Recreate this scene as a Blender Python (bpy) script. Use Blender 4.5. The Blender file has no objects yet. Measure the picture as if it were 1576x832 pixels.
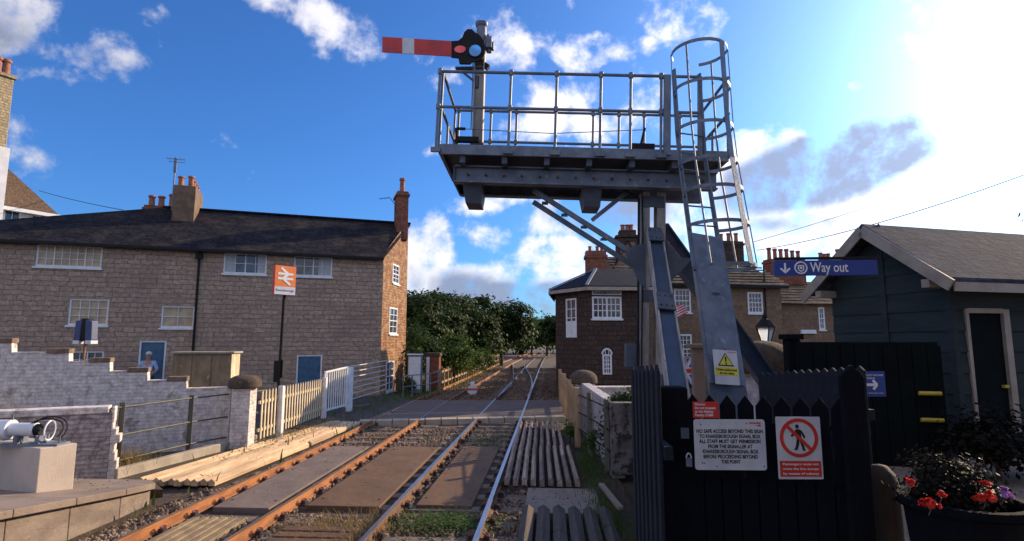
import bpy, bmesh, math, random
from mathutils import Vector, Matrix, Euler
import numpy as np
random.seed(7); rng=np.random.default_rng(5)
R=math.radians; PI=math.pi
S=bpy.context.scene; COL=S.collection
# ---------------- camera model (also used to turn measured picture points into places at a known depth)
F=870.;CX=788.;CY=416.;TH=math.atan(109/F);PS=math.atan(58*math.cos(TH)/F);H=2.6
fw=Vector((-math.sin(PS)*math.cos(TH),math.cos(PS)*math.cos(TH),math.sin(TH)))
rt=Vector((math.cos(PS),math.sin(PS),0)); up=rt.cross(fw)
def ray(px,py): return fw+rt*((px-CX)/F)+up*((CY-py)/F)
def gz(px,py,z=0.):
    d=ray(px,py);t=(z-H)/d.z;return Vector((d.x*t,d.y*t,z))
def gy(px,py,Y):
    d=ray(px,py);t=Y/d.y;return Vector((d.x*t,Y,H+d.z*t))
def gx(px,py,X):
    d=ray(px,py);t=X/d.x;return Vector((X,d.y*t,H+d.z*t))
def gl(px,py,P,h):
    h=R(h);n=(math.cos(h),-math.sin(h));d=ray(px,py)
    t=(P[0]*n[0]+P[1]*n[1])/(d.x*n[0]+d.y*n[1]);p=d*t
    return ((p.x-P[0])*math.sin(h)+(p.y-P[1])*math.cos(h), H+p.z)
cam=bpy.data.cameras.new('camera'); co=bpy.data.objects.new('camera',cam); COL.objects.link(co)
m=Matrix.Identity(4)
for i,v in enumerate((rt,up,-fw)):
    for j in range(3): m[j][i]=v[j]
m.translation=Vector((0,0,H)); co.matrix_world=m
cam.sensor_width=36; cam.lens=36*F/1576; cam.clip_start=.05; cam.clip_end=3000
S.camera=co
# ---------------- mesh builder
class MB:
    def __init__(s): s.v=[];s.f=[];s.m=[];s.mi=0
    def add(s,vs,fs):
        o=len(s.v); s.v+= [tuple(v) for v in vs]
        for f in fs: s.f.append([i+o for i in f]); s.m.append(s.mi)
        return s
    def box(s,x0,x1,y0,y1,z0,z1):
        return s.add([(x0,y0,z0),(x1,y0,z0),(x1,y1,z0),(x0,y1,z0),(x0,y0,z1),(x1,y0,z1),(x1,y1,z1),(x0,y1,z1)],
          [(0,3,2,1),(4,5,6,7),(0,1,5,4),(1,2,6,5),(2,3,7,6),(3,0,4,7)])
    def frame(s,d):
        d=Vector(d).normalized(); u=Vector((0,0,1)) if abs(d.z)<.95 else Vector((0,1,0))
        a=d.cross(u).normalized(); b=a.cross(d).normalized(); return a,b
    def beam(s,p,q,w,h,side=None):
        p=Vector(p);q=Vector(q); a,b=s.frame(q-p)
        if side is not None:
            d=(q-p).normalized(); a=Vector(side); a=(a-d*a.dot(d)).normalized(); b=a.cross(d)
        a=a*w/2;b=b*h/2
        return s.add([p-a-b,p+a-b,p+a+b,p-a+b,q-a-b,q+a-b,q+a+b,q-a+b],[(0,3,2,1),(4,5,6,7),(0,1,5,4),(1,2,6,5),(2,3,7,6),(3,0,4,7)])
    def tube(s,p,q,r0,r1=None,n=8,cap=True):
        if r1 is None:r1=r0
        p=Vector(p);q=Vector(q);a,b=s.frame(q-p);vs=[]
        for c,r in ((p,r0),(q,r1)):
            for i in range(n):
                t=2*PI*i/n; vs.append(c+a*(r*math.cos(t))+b*(r*math.sin(t)))
        fs=[(i,(i+1)%n,n+(i+1)%n,n+i) for i in range(n)]
        if cap: fs+=[tuple(range(n))[::-1],tuple(range(n,2*n))]
        return s.add(vs,fs)
    def path(s,pts,r,n=6,closed=False):
        pts=[Vector(p) for p in pts]; k=len(pts); vs=[]; ref=None
        for i,p in enumerate(pts):
            d=(pts[(i+1)%k]-pts[i-1]) if closed else (pts[min(i+1,k-1)]-pts[max(i-1,0)])
            d.normalize()
            if ref is None: a,b=s.frame(d)
            else:
                a=(ref-d*ref.dot(d)).normalized(); b=a.cross(d)
            ref=a
            for j in range(n):
                t=2*PI*j/n; vs.append(p+a*(r*math.cos(t))+b*(r*math.sin(t)))
        fs=[]
        for i in range(k if closed else k-1):
            for j in range(n):
                i2=(i+1)%k; fs.append((i*n+j,i*n+(j+1)%n,i2*n+(j+1)%n,i2*n+j))
        if not closed: fs+=[tuple(range(n))[::-1],tuple(range((k-1)*n,k*n))]
        return s.add(vs,fs)
    def lathe(s,prof,c=(0,0,0),n=20,sx=1,sy=1):
        c=Vector(c);vs=[];k=len(prof)
        for r,z in prof:
            for i in range(n):
                t=2*PI*i/n; vs.append(c+Vector((r*math.cos(t)*sx,r*math.sin(t)*sy,z)))
        fs=[(i*n+j,i*n+(j+1)%n,(i+1)*n+(j+1)%n,(i+1)*n+j) for i in range(k-1) for j in range(n)]
        fs+=[tuple(range(n))[::-1],tuple(range((k-1)*n,k*n))]
        return s.add(vs,fs)
    def prism(s,poly,y0,y1):       # poly in x,z extruded along y
        n=len(poly); vs=[(x,y0,z) for x,z in poly]+[(x,y1,z) for x,z in poly]
        return s.add(vs,[tuple(range(n)),tuple(range(n,2*n))[::-1]]+[(i,n+i,n+(i+1)%n,(i+1)%n) for i in range(n)])
    def plan(s,poly,z0,z1):        # poly in x,y extruded along z
        n=len(poly); vs=[(p[0],p[1],z0) for p in poly]+[(p[0],p[1],z1) for p in poly]
        return s.add(vs,[tuple(range(n))[::-1],tuple(range(n,2*n))]+[(i,(i+1)%n,n+(i+1)%n,n+i) for i in range(n)])
    def slab(s,pts,t):             # any planar polygon thickened downwards
        n=len(pts); vs=[Vector(p) for p in pts]+[Vector(p)-Vector((0,0,t)) for p in pts]
        return s.add(vs,[tuple(range(n)),tuple(range(n,2*n))[::-1]]+[(i,n+i,n+(i+1)%n,(i+1)%n) for i in range(n)])
    def build(s,name,mat,parent=None,loc=(0,0,0),rz=0,smooth=False,bevel=0,fix=True):
        me=bpy.data.meshes.new(name); me.from_pydata(s.v,[],s.f)
        for mm in (mat if isinstance(mat,(list,tuple)) else [mat]): me.materials.append(mm)
        me.polygons.foreach_set('material_index',s.m)
        if fix:
            bm=bmesh.new(); bm.from_mesh(me); bmesh.ops.recalc_face_normals(bm,faces=bm.faces); bm.to_mesh(me); bm.free()
        o=bpy.data.objects.new(name,me); COL.objects.link(o)
        o.location=loc; o.rotation_euler=(0,0,rz)
        if parent is not None: o.parent=parent
        if smooth:
            me.polygons.foreach_set('use_smooth',[True]*len(me.polygons))
            try: me.set_sharp_from_angle(angle=R(40))
            except Exception: pass
        if bevel:
            b=o.modifiers.new('bevel','BEVEL'); b.width=bevel; b.segments=2; b.limit_method='ANGLE'; b.angle_limit=R(40)
        return o
def thing(name,label,cat,loc=(0,0,0),rz=0,group=None):
    o=bpy.data.objects.new(name,None); COL.objects.link(o); o.empty_display_size=.1
    o.location=loc; o.rotation_euler=(0,0,rz); return tag(o,label,cat,group)
def tag(o,label,cat,group=None):
    o['label']=label;o['category']=cat
    if group:o['group']=group
    return o
def struct(o,k='structure'): o['kind']=k; return o
def kids(o): return [c for c in bpy.data.objects if c.parent==o]
def dup(root,loc,rz=None,label=None):
    def cp(o,par):
        c=o.copy(); COL.objects.link(c)
        if par is not None:c.parent=par
        for k in kids(o): cp(k,c)
        return c
    r=cp(root,None); r.location=loc
    if rz is not None:r.rotation_euler=(0,0,rz)
    if label:r['label']=label
    return r
def text(s,size,x,z,mat,parent,y=-.006,align='CENTER',name='lettering',rot=0,bold=0.,width=None):
    cu=bpy.data.curves.new('t','FONT'); cu.body=s; cu.size=size; cu.align_x=align; cu.align_y='CENTER'; cu.offset=bold; cu.extrude=.0006; cu.resolution_u=3
    o=bpy.data.objects.new('t',cu); COL.objects.link(o)
    bpy.context.view_layer.update()
    me=bpy.data.meshes.new_from_object(o.evaluated_get(bpy.context.evaluated_depsgraph_get()))
    bpy.data.objects.remove(o); me.materials.clear(); me.materials.append(mat)
    if width:
        xs=[v.co.x for v in me.vertices]; w=max(xs)-min(xs); me.transform(Matrix.Scale(width/w,4,(1,0,0)))
    o=bpy.data.objects.new(name,me); COL.objects.link(o); o.parent=parent; o.location=(x,y,z); o.rotation_euler=(PI/2,rot,0)
    return o
# ---------------- materials
def newmat(name):
    m=bpy.data.materials.new(name); m.use_nodes=True; nt=m.node_tree
    return m,nt,nt.nodes['Principled BSDF']
def N(nt,t,**k):
    n=nt.nodes.new(t)
    for a,b in k.items():
        if a in n.bl_rna.properties.keys(): setattr(n,a,b)
        else: n.inputs[a].default_value=b
    return n
def L(nt,a,b): nt.links.new(a,b)
def mixc(nt,fac,a,b,mode='MIX'):
    n=N(nt,'ShaderNodeMix',data_type='RGBA',blend_type=mode)
    for s,v in ((n.inputs[0],fac),(n.inputs[6],a),(n.inputs[7],b)):
        if isinstance(v,bpy.types.NodeSocket): L(nt,v,s)
        elif isinstance(v,(int,float)): s.default_value=v
        else: s.default_value=(*v[:3],1)
    return n.outputs[2]
def ramp(nt,x,lo,hi):
    n=N(nt,'ShaderNodeMapRange',interpolation_type='SMOOTHSTEP'); L(nt,x,n.inputs[0])
    n.inputs[1].default_value=lo; n.inputs[2].default_value=hi; return n.outputs[0]
def math2(nt,op,a,b=0.,c=None):
    n=N(nt,'ShaderNodeMath',operation=op)
    for i,v in enumerate((a,b,c)):
        if v is None: continue
        if isinstance(v,bpy.types.NodeSocket): L(nt,v,n.inputs[i])
        else: n.inputs[i].default_value=v
    return n.outputs[0]
def plain(name,c1,c2=None,scale=3.,rough=.7,bump=.2,metal=0.,spots=None,stretch=(1,1,1),lo=.35,hi=.65,bscale=None,spec=.5,spot_scale=9.,spot_lo=.62,trans=0.,isl=0.):
    m,nt,b=newmat(name)
    tc=N(nt,'ShaderNodeTexCoord'); mp=N(nt,'ShaderNodeMapping'); L(nt,tc.outputs['Object'],mp.inputs[0]); mp.inputs['Scale'].default_value=stretch
    no=N(nt,'ShaderNodeTexNoise',Scale=scale,Detail=7.,Roughness=.62); L(nt,mp.outputs[0],no.inputs[0])
    c2=c2 or tuple(x*.75 for x in c1)
    col=mixc(nt,ramp(nt,no.outputs[0],lo,hi),c1,c2)
    if spots:
        n2=N(nt,'ShaderNodeTexNoise',Scale=spot_scale,Detail=5.,Roughness=.7); L(nt,mp.outputs[0],n2.inputs[0])
        col=mixc(nt,ramp(nt,n2.outputs[0],spot_lo,spot_lo+.06),col,spots)
    if isl:
        gi=N(nt,'ShaderNodeNewGeometry'); col=mixc(nt,isl,col,mixc(nt,gi.outputs['Random Per Island'],(.35,.35,.35),(1.35,1.3,1.25)),'MULTIPLY')
    L(nt,col,b.inputs['Base Color']); b.inputs['Roughness'].default_value=rough; b.inputs['Metallic'].default_value=metal
    b.inputs['Specular IOR Level'].default_value=spec
    if trans: b.inputs['Transmission Weight'].default_value=trans
    if bump:
        n3=N(nt,'ShaderNodeTexNoise',Scale=bscale or scale*6,Detail=6.,Roughness=.65); L(nt,mp.outputs[0],n3.inputs[0])
        bp=N(nt,'ShaderNodeBump',Strength=bump,Distance=.02); L(nt,n3.outputs[0],bp.inputs['Height']); L(nt,bp.outputs[0],b.inputs['Normal'])
    return m
def masonry(name,c1,c2,mortar,bw,bh,ms=.015,bump=.6,distort=.03,stain=None,stain_amt=.5,rough=.9,zs=1.,offset=.5,smooth=.15,stain_scale=.5,bias=0.,c3=None,stain_lo=.45,stain_hi=.75,dist=.03):
    m,nt,b=newmat(name)
    tc=N(nt,'ShaderNodeTexCoord'); sp=N(nt,'ShaderNodeSeparateXYZ'); L(nt,tc.outputs['Object'],sp.inputs[0])
    cb=N(nt,'ShaderNodeCombineXYZ'); L(nt,math2(nt,'ADD',sp.outputs[0],sp.outputs[1]),cb.inputs[0]); L(nt,math2(nt,'MULTIPLY',sp.outputs[2],zs),cb.inputs[1])
    dn=N(nt,'ShaderNodeTexNoise',Scale=2.2,Detail=3.); L(nt,tc.outputs['Object'],dn.inputs[0])
    sc=N(nt,'ShaderNodeVectorMath',operation='SCALE'); sub=N(nt,'ShaderNodeVectorMath',operation='SUBTRACT'); L(nt,dn.outputs[1],sub.inputs[0]); sub.inputs[1].default_value=(.5,.5,.5)
    L(nt,sub.outputs[0],sc.inputs[0]); sc.inputs['Scale'].default_value=distort*4
    ad=N(nt,'ShaderNodeVectorMath',operation='ADD'); L(nt,cb.outputs[0],ad.inputs[0]); L(nt,sc.outputs[0],ad.inputs[1])
    dn2=N(nt,'ShaderNodeTexNoise',Scale=9.,Detail=2.); L(nt,tc.outputs['Object'],dn2.inputs[0])
    sc2=N(nt,'ShaderNodeVectorMath',operation='SCALE'); sb2=N(nt,'ShaderNodeVectorMath',operation='SUBTRACT'); L(nt,dn2.outputs[1],sb2.inputs[0]); sb2.inputs[1].default_value=(.5,.5,.5)
    L(nt,sb2.outputs[0],sc2.inputs[0]); sc2.inputs['Scale'].default_value=distort*1.8
    ad2=N(nt,'ShaderNodeVectorMath',operation='ADD'); L(nt,ad.outputs[0],ad2.inputs[0]); L(nt,sc2.outputs[0],ad2.inputs[1])
    bt=N(nt,'ShaderNodeTexBrick',offset=offset,squash=1.35,squash_frequency=3,offset_frequency=2); L(nt,ad2.outputs[0],bt.inputs['Vector'])
    bt.inputs['Scale'].default_value=1; bt.inputs['Brick Width'].default_value=bw; bt.inputs['Row Height'].default_value=bh
    bt.inputs['Mortar Size'].default_value=ms; bt.inputs['Mortar Smooth'].default_value=smooth; bt.inputs['Bias'].default_value=bias
    bt.inputs['Color1'].default_value=(*c1,1); bt.inputs['Color2'].default_value=(*c2,1); bt.inputs['Mortar'].default_value=(*mortar,1)
    col=bt.outputs[0]
    fine=N(nt,'ShaderNodeTexNoise',Scale=7.,Detail=8.,Roughness=.7); L(nt,tc.outputs['Object'],fine.inputs[0])
    col=mixc(nt,.55,col,mixc(nt,ramp(nt,fine.outputs[0],.3,.7),(.35,.35,.35),(1.5,1.5,1.5)),'MULTIPLY')
    if c3:
        n3=N(nt,'ShaderNodeTexNoise',Scale=2.6,Detail=2.); L(nt,ad.outputs[0],n3.inputs[0]); col=mixc(nt,math2(nt,'MULTIPLY',ramp(nt,n3.outputs[0],.52,.6),.7),col,c3)
    if stain:
        n2=N(nt,'ShaderNodeTexNoise',Scale=stain_scale,Detail=6.,Roughness=.7); L(nt,tc.outputs['Object'],n2.inputs[0])
        col=mixc(nt,math2(nt,'MULTIPLY',ramp(nt,n2.outputs[0],stain_lo,stain_hi),stain_amt),col,stain)
    L(nt,col,b.inputs['Base Color']); b.inputs['Roughness'].default_value=rough; b.inputs['Specular IOR Level'].default_value=.5 if rough<.9 else .12
    hh=math2(nt,'ADD',math2(nt,'MULTIPLY',bt.outputs[1],-1.),math2(nt,'MULTIPLY',fine.outputs[0],.6))
    bp=N(nt,'ShaderNodeBump',Strength=bump,Distance=dist); L(nt,hh,bp.inputs['Height']); L(nt,bp.outputs[0],b.inputs['Normal'])
    return m
def glass(name,c=(.02,.025,.035),rough=.12):
    m,nt,b=newmat(name); b.inputs['Base Color'].default_value=(*c,1); b.inputs['Roughness'].default_value=rough; b.inputs['Specular IOR Level'].default_value=.8
    tc=N(nt,'ShaderNodeTexCoord'); no=N(nt,'ShaderNodeTexNoise',Scale=2.,Detail=2.); L(nt,tc.outputs['Object'],no.inputs[0])
    bp=N(nt,'ShaderNodeBump',Strength=.15,Distance=.02); L(nt,no.outputs[0],bp.inputs['Height']); L(nt,bp.outputs[0],b.inputs['Normal'])
    L(nt,mixc(nt,ramp(nt,no.outputs[0],.4,.65),c,tuple(x*3 for x in c)),b.inputs['Base Color'])
    return m
M={}
M['stone']=masonry('rough_sandstone',(.43,.315,.24),(.33,.24,.18),(.23,.17,.14),.48,.215,.015,.8,.035,(.20,.14,.125),.6,c3=(.30,.22,.17),stain_scale=.35,bias=-.1,dist=.05)
M['gstone']=masonry('gable_rubble_and_brick',(.42,.24,.13),(.25,.115,.07),(.20,.13,.09),.3,.14,.016,.9,.05,(.16,.06,.04),.6,c3=(.42,.29,.17),stain_scale=.9,dist=.05)
M['boxstone']=masonry('sooty_stone',(.085,.056,.045),(.058,.04,.034),(.04,.028,.028),.45,.22,.015,.7,.02,(.05,.04,.04),.6,stain_scale=.6)
M['rowstone']=masonry('honey_stone',(.25,.165,.105),(.18,.12,.08),(.17,.12,.09),.55,.28,.012,.5,.04,(.13,.095,.08),.6,stain_scale=.7)
M['redbrick']=masonry('red_brick',(.30,.10,.06),(.22,.07,.045),(.19,.13,.1),.22,.075,.01,.6,.01,(.07,.04,.04),.5,stain_scale=1.5)
M['render']=plain('chimney_render',(.20,.125,.085),(.12,.08,.055),2.5,.95,.4)
M['paintbrick']=masonry('white_painted_brick',(.68,.61,.57),(.63,.56,.53),(.55,.48,.46),.24,.085,.008,.6,.012,(.20,.14,.12),.65,stain_scale=2.4,stain_lo=.55,stain_hi=.64)
M['oldpaint']=masonry('flaking_painted_brick',(.44,.40,.40),(.36,.32,.32),(.30,.26,.26),.24,.085,.012,.9,.02,(.16,.11,.10),.8,stain_scale=3.2,stain_lo=.47,stain_hi=.62)
M['graywall']=masonry('grey_painted_wall',(.46,.43,.45),(.42,.39,.41),(.36,.33,.36),.3,.12,.006,.4,.01,(.13,.11,.12),.7,stain_scale=2.2,stain_lo=.62,stain_hi=.68)
M['coping']=plain('brown_coping_brick',(.14,.085,.065),(.24,.17,.11),6,.95,.5)
M['capstone']=plain('weathered_capstone',(.10,.066,.045),(.05,.037,.03),5,.95,1.,spots=(.20,.17,.12),spot_lo=.63)
M['slate']=masonry('dark_slate_roof',(.032,.029,.036),(.014,.014,.022),(.008,.009,.015),.34,.2,.02,1.,.03,(.11,.085,.065),.5,zs=1.9,stain_scale=1.1,rough=1.,dist=.06)
M['slate2']=masonry('blue_slate_roof',(.018,.023,.042),(.012,.016,.030),(.012,.014,.022),.3,.2,.01,.5,.01,(.03,.03,.035),.3,zs=1.8,rough=.95)
M['flag']=plain('flagstone_roof',(.40,.30,.20),(.24,.18,.13),2.4,.9,.6,spots=(.09,.08,.07),spot_lo=.6)
M['pot']=plain('terracotta_pot',(.36,.13,.07),(.20,.08,.055),6,.8,.3)
M['whitep']=plain('white_painted_wood',(.74,.74,.76),(.62,.63,.66),4,.5,.1)
M['creamp']=plain('cream_painted_wood',(.70,.60,.42),(.48,.36,.22),5,.6,.3,stretch=(1,1,.4),spots=(.35,.23,.12),spot_lo=.66)
M['glass']=glass('window_glass'); M['curtain']=plain('pale_curtain',(.45,.47,.5),(.3,.32,.36),9,.9,.2,stretch=(6,1,.3))
M['blind']=plain('cream_blind',(.50,.40,.27),(.38,.28,.19),3,.8,.1)
M['bluedoor']=plain('blue_painted_door',(.045,.12,.21),(.03,.085,.16),4,.5,.15)
M['black']=plain('black_paint',(.009,.008,.010),(.016,.013,.015),5,.7,.15,spec=.25)
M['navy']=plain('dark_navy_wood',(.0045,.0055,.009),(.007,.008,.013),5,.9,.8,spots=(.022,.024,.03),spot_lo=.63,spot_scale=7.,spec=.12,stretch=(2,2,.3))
M['galv']=plain('galvanised_steel',(.165,.195,.25),(.105,.13,.175),5,.55,.15,metal=.2,spots=(.24,.27,.31),spot_lo=.6)
M['galvd']=plain('weathered_steel',(.085,.105,.145),(.06,.075,.105),4,.65,.25,metal=.1,spots=(.17,.09,.055),spot_lo=.62)
M['beam']=plain('blue_grey_painted_steel',(.045,.075,.135),(.032,.055,.105),3,.5,.15,metal=.1,spots=(.16,.12,.10),spot_lo=.7)
M['column']=plain('stained_column_steel',(.38,.36,.34),(.22,.20,.19),4,.6,.3,spots=(.22,.11,.06),spot_lo=.6,stretch=(1,1,.35))
M['rusty']=plain('rust_streaked_steel',(.26,.13,.07),(.15,.08,.06),5,.85,.5)
M['rail']=plain('rusty_rail_side',(.38,.155,.055),(.22,.085,.035),7,.85,.4,stretch=(1,.25,1))
M['railtop']=plain('worn_rail_top',(.42,.42,.45),(.30,.28,.28),6,.28,.05,metal=.9,stretch=(4,.2,1))
M['raildark']=plain('brown_rail_side',(.20,.10,.05),(.10,.06,.04),6,.85,.4,stretch=(1,.25,1))
M['chair']=plain('rail_fastening_iron',(.025,.025,.04),(.07,.035,.03),9,.7,.4)
M['clip']=plain('rusty_clip',(.30,.08,.06),(.12,.06,.05),9,.7,.3)
M['timber']=plain('grey_sleeper_timber',(.20,.155,.125),(.12,.09,.07),5,.9,.5,stretch=(.4,4,4))
M['panel']=plain('brown_crossing_panel',(.15,.078,.040),(.085,.045,.027),1.1,.85,.6,spots=(.075,.045,.032),spot_lo=.60,spot_scale=5.,lo=.3,hi=.7)
M['panelg']=plain('grey_crossing_panel',(.19,.14,.118),(.115,.085,.073),1.1,.85,.6,spots=(.11,.08,.07),spot_lo=.60,spot_scale=4.,lo=.3,hi=.7)
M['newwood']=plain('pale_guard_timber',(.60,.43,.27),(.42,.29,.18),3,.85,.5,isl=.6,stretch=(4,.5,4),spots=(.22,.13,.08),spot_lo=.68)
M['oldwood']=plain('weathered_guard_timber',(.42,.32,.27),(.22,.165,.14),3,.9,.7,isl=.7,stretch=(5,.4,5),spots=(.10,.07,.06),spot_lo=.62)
M['darkwood']=plain('dark_guard_timber',(.09,.07,.065),(.05,.04,.04),3,.9,.7,stretch=(5,.4,5))  # darker brown than the other guard timbers
M['asphalt']=plain('asphalt',(.05,.045,.045),(.035,.032,.032),2,.9,.6,bscale=60,spots=(.11,.10,.09),spot_lo=.6)
M['crossing']=plain('crossing_surface',(.13,.092,.085),(.09,.065,.062),1.2,.9,.5,bscale=70)
M['kerb']=plain('pale_kerb_stone',(.40,.34,.27),(.30,.25,.2),2.5,.9,.4)
M['concrete']=plain('platform_concrete',(.27,.205,.165),(.19,.145,.12),1.5,.9,.5,bscale=40,spots=(.14,.11,.09),spot_lo=.64)
M['conc2']=plain('clean_concrete_block',(.50,.42,.36),(.43,.36,.31),2,.85,.25,bscale=40)
M['earth']=plain('earth_and_weeds',(.075,.058,.04),(.045,.042,.025),1.2,1.,.9,bscale=18)
M['ballast']=plain('ballast_bed',(.09,.06,.045),(.045,.032,.028),9,1.,1.,bscale=26)
M['rock']=plain('ballast_stone',(.29,.21,.16),(.085,.06,.048),2.1,.95,.4,lo=.3,hi=.7)
M['greenmetal']=plain('green_painted_post',(.07,.08,.055),(.12,.10,.07),6,.6,.3)
M['cabinet']=plain('brown_stained_cabinet',(.30,.22,.12),(.17,.12,.08),3,.8,.3,stretch=(1,1,.4),spots=(.4,.33,.2),spot_lo=.62)
M['orange']=plain('orange_sign_face',(.80,.22,.035),(.72,.18,.03),3,.4,.02)
M['signwhite']=plain('white_sign_face',(.60,.61,.66),(.50,.51,.56),6,.4,.03)
M['signred']=plain('red_sign_face',(.62,.035,.025),(.5,.03,.02),4,.4,.03)
M['signred_arm']=plain('red_enamel',(.55,.03,.03),(.38,.025,.025),3,.45,.1,spots=(.18,.02,.02),spot_lo=.72)
M['signyellow']=plain('yellow_sign_face',(.66,.62,.04),(.6,.55,.04),4,.5,.03)
M['signblue']=plain('blue_sign_face',(.015,.06,.30),(.012,.05,.25),3,.4,.03)
M['textblack']=plain('black_lettering',(.012,.012,.016),(.01,.01,.012),4,.5,0)
M['textwhite']=plain('white_lettering',(.75,.77,.8),(.7,.72,.75),4,.5,0)
M['redlens']=glass('red_lens',(.35,.02,.03),.15); M['bluelens']=glass('blue_lens',(.02,.22,.55),.15)
M['green']=plain('dark_green_boards',(.036,.052,.058),(.028,.041,.047),2,.9,.3,spec=.15,stretch=(.4,.4,3))
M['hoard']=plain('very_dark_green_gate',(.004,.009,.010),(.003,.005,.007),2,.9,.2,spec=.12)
M['barge']=plain('cream_bargeboard',(.36,.31,.26),(.27,.23,.19),3,.6,.15)
M['yellow']=plain('yellow_paint',(.55,.42,.05),(.4,.3,.04),5,.6,.2)
M['skin']=plain('skin',(.42,.22,.16),(.35,.17,.12),5,.6,.05); M['hair']=plain('white_hair',(.62,.6,.56),(.5,.48,.45),20,.8,.4)
M['shirt']=plain('pale_blue_shirt',(.30,.42,.62),(.2,.3,.5),12,.8,.2); M['trouser']=plain('green_trousers',(.05,.12,.07),(.04,.09,.05),6,.9,.2)
def leafmat(name,a,b):
    m,nt,bs=newmat(name); g=N(nt,'ShaderNodeNewGeometry'); tc=N(nt,'ShaderNodeTexCoord')
    no=N(nt,'ShaderNodeTexNoise',Scale=.6,Detail=4.); L(nt,tc.outputs['Object'],no.inputs[0])
    f=math2(nt,'ADD',math2(nt,'MULTIPLY',g.outputs['Random Per Island'],.5),math2(nt,'MULTIPLY',no.outputs[0],.5))
    L(nt,mixc(nt,f,a,b),bs.inputs['Base Color']); bs.inputs['Roughness'].default_value=.6; bs.inputs['Specular IOR Level'].default_value=.12
    tr=N(nt,'ShaderNodeBsdfTranslucent'); L(nt,mixc(nt,f,tuple(x*1.4 for x in a),tuple(x*1.4 for x in b)),tr.inputs[0])
    mx=N(nt,'ShaderNodeMixShader'); mx.inputs[0].default_value=.25; L(nt,bs.outputs[0],mx.inputs[1]); L(nt,tr.outputs[0],mx.inputs[2])
    L(nt,mx.outputs[0],nt.nodes['Material Output'].inputs[0]); return m
M['leaf']=leafmat('tree_leaves',(.014,.030,.009),(.042,.07,.015)); M['leaf2']=leafmat('lighter_leaves',(.035,.065,.014),(.085,.13,.025))
M['drygrass']=leafmat('dry_grass',(.30,.20,.10),(.20,.16,.07)); M['weed']=leafmat('weed_leaves',(.035,.085,.015),(.085,.14,.025))
M['bark']=plain('bark',(.08,.06,.045),(.05,.04,.03),6,.95,.8,stretch=(1,1,.3))
M['petal']=leafmat('red_petals',(.55,.03,.03),(.65,.06,.04)); M['petalp']=leafmat('purple_petals',(.35,.12,.45),(.5,.3,.6))
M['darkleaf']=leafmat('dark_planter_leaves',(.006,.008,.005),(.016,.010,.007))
M['railgrey']=plain('pale_grey_painted_tube',(.50,.49,.50),(.36,.35,.36),6,.6,.15)
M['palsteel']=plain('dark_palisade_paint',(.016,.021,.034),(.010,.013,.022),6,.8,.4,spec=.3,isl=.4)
M['rockfar']=plain('far_brown_ballast',(.20,.125,.08),(.08,.05,.035),2.1,.95,.4,lo=.3,hi=.7)
# ---------------- world: physical sky with procedural clouds
SUN_H=50.; SUN_E=21.
w=bpy.data.worlds.new('World'); S.world=w; w.use_nodes=True; nt=w.node_tree; bg=nt.nodes['Background']
sky=N(nt,'ShaderNodeTexSky',sky_type='NISHITA'); sky.sun_disc=False; sky.sun_elevation=R(SUN_E); sky.sun_rotation=R(SUN_H)
sky.altitude=50; sky.air_density=1.; sky.dust_density=1.2; sky.ozone_density=3.0
sund=Vector((math.sin(R(SUN_H))*math.cos(R(SUN_E)),math.cos(R(SUN_H))*math.cos(R(SUN_E)),math.sin(R(SUN_E))))
tc=N(nt,'ShaderNodeTexCoord'); dirn=tc.outputs['Generated']
def blobs(lst):
    out=None
    for px,py,wx,wy,ang,st in lst:
        c=ray(px,py).normalized(); k=1/ray(px,py).length
        t1=(rt-c*rt.dot(c)).normalized(); t2=c.cross(t1)*-1
        t2=t1.cross(c)*-1 if False else c.cross(t1); 
        if t2.dot(up)<0:t2=-t2
        a=R(ang); x=t1*math.cos(a)+t2*math.sin(a); y=-t1*math.sin(a)+t2*math.cos(a); z=x.cross(y)
        mt=Matrix(((x.x,y.x,z.x),(x.y,y.y,z.y),(x.z,y.z,z.z)))
        mp=N(nt,'ShaderNodeMapping',vector_type='TEXTURE'); L(nt,dirn,mp.inputs[0])
        mp.inputs['Location'].default_value=c; mp.inputs['Rotation'].default_value=mt.to_euler('XYZ'); mp.inputs['Scale'].default_value=(wx/F*k,wy/F*k,.5)
        g=N(nt,'ShaderNodeTexGradient',gradient_type='SPHERICAL'); L(nt,mp.outputs[0],g.inputs[0])
        o=math2(nt,'MULTIPLY',g.outputs[1],st)
        out=o if out is None else math2(nt,'MAXIMUM',out,o)
    return out
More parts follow.
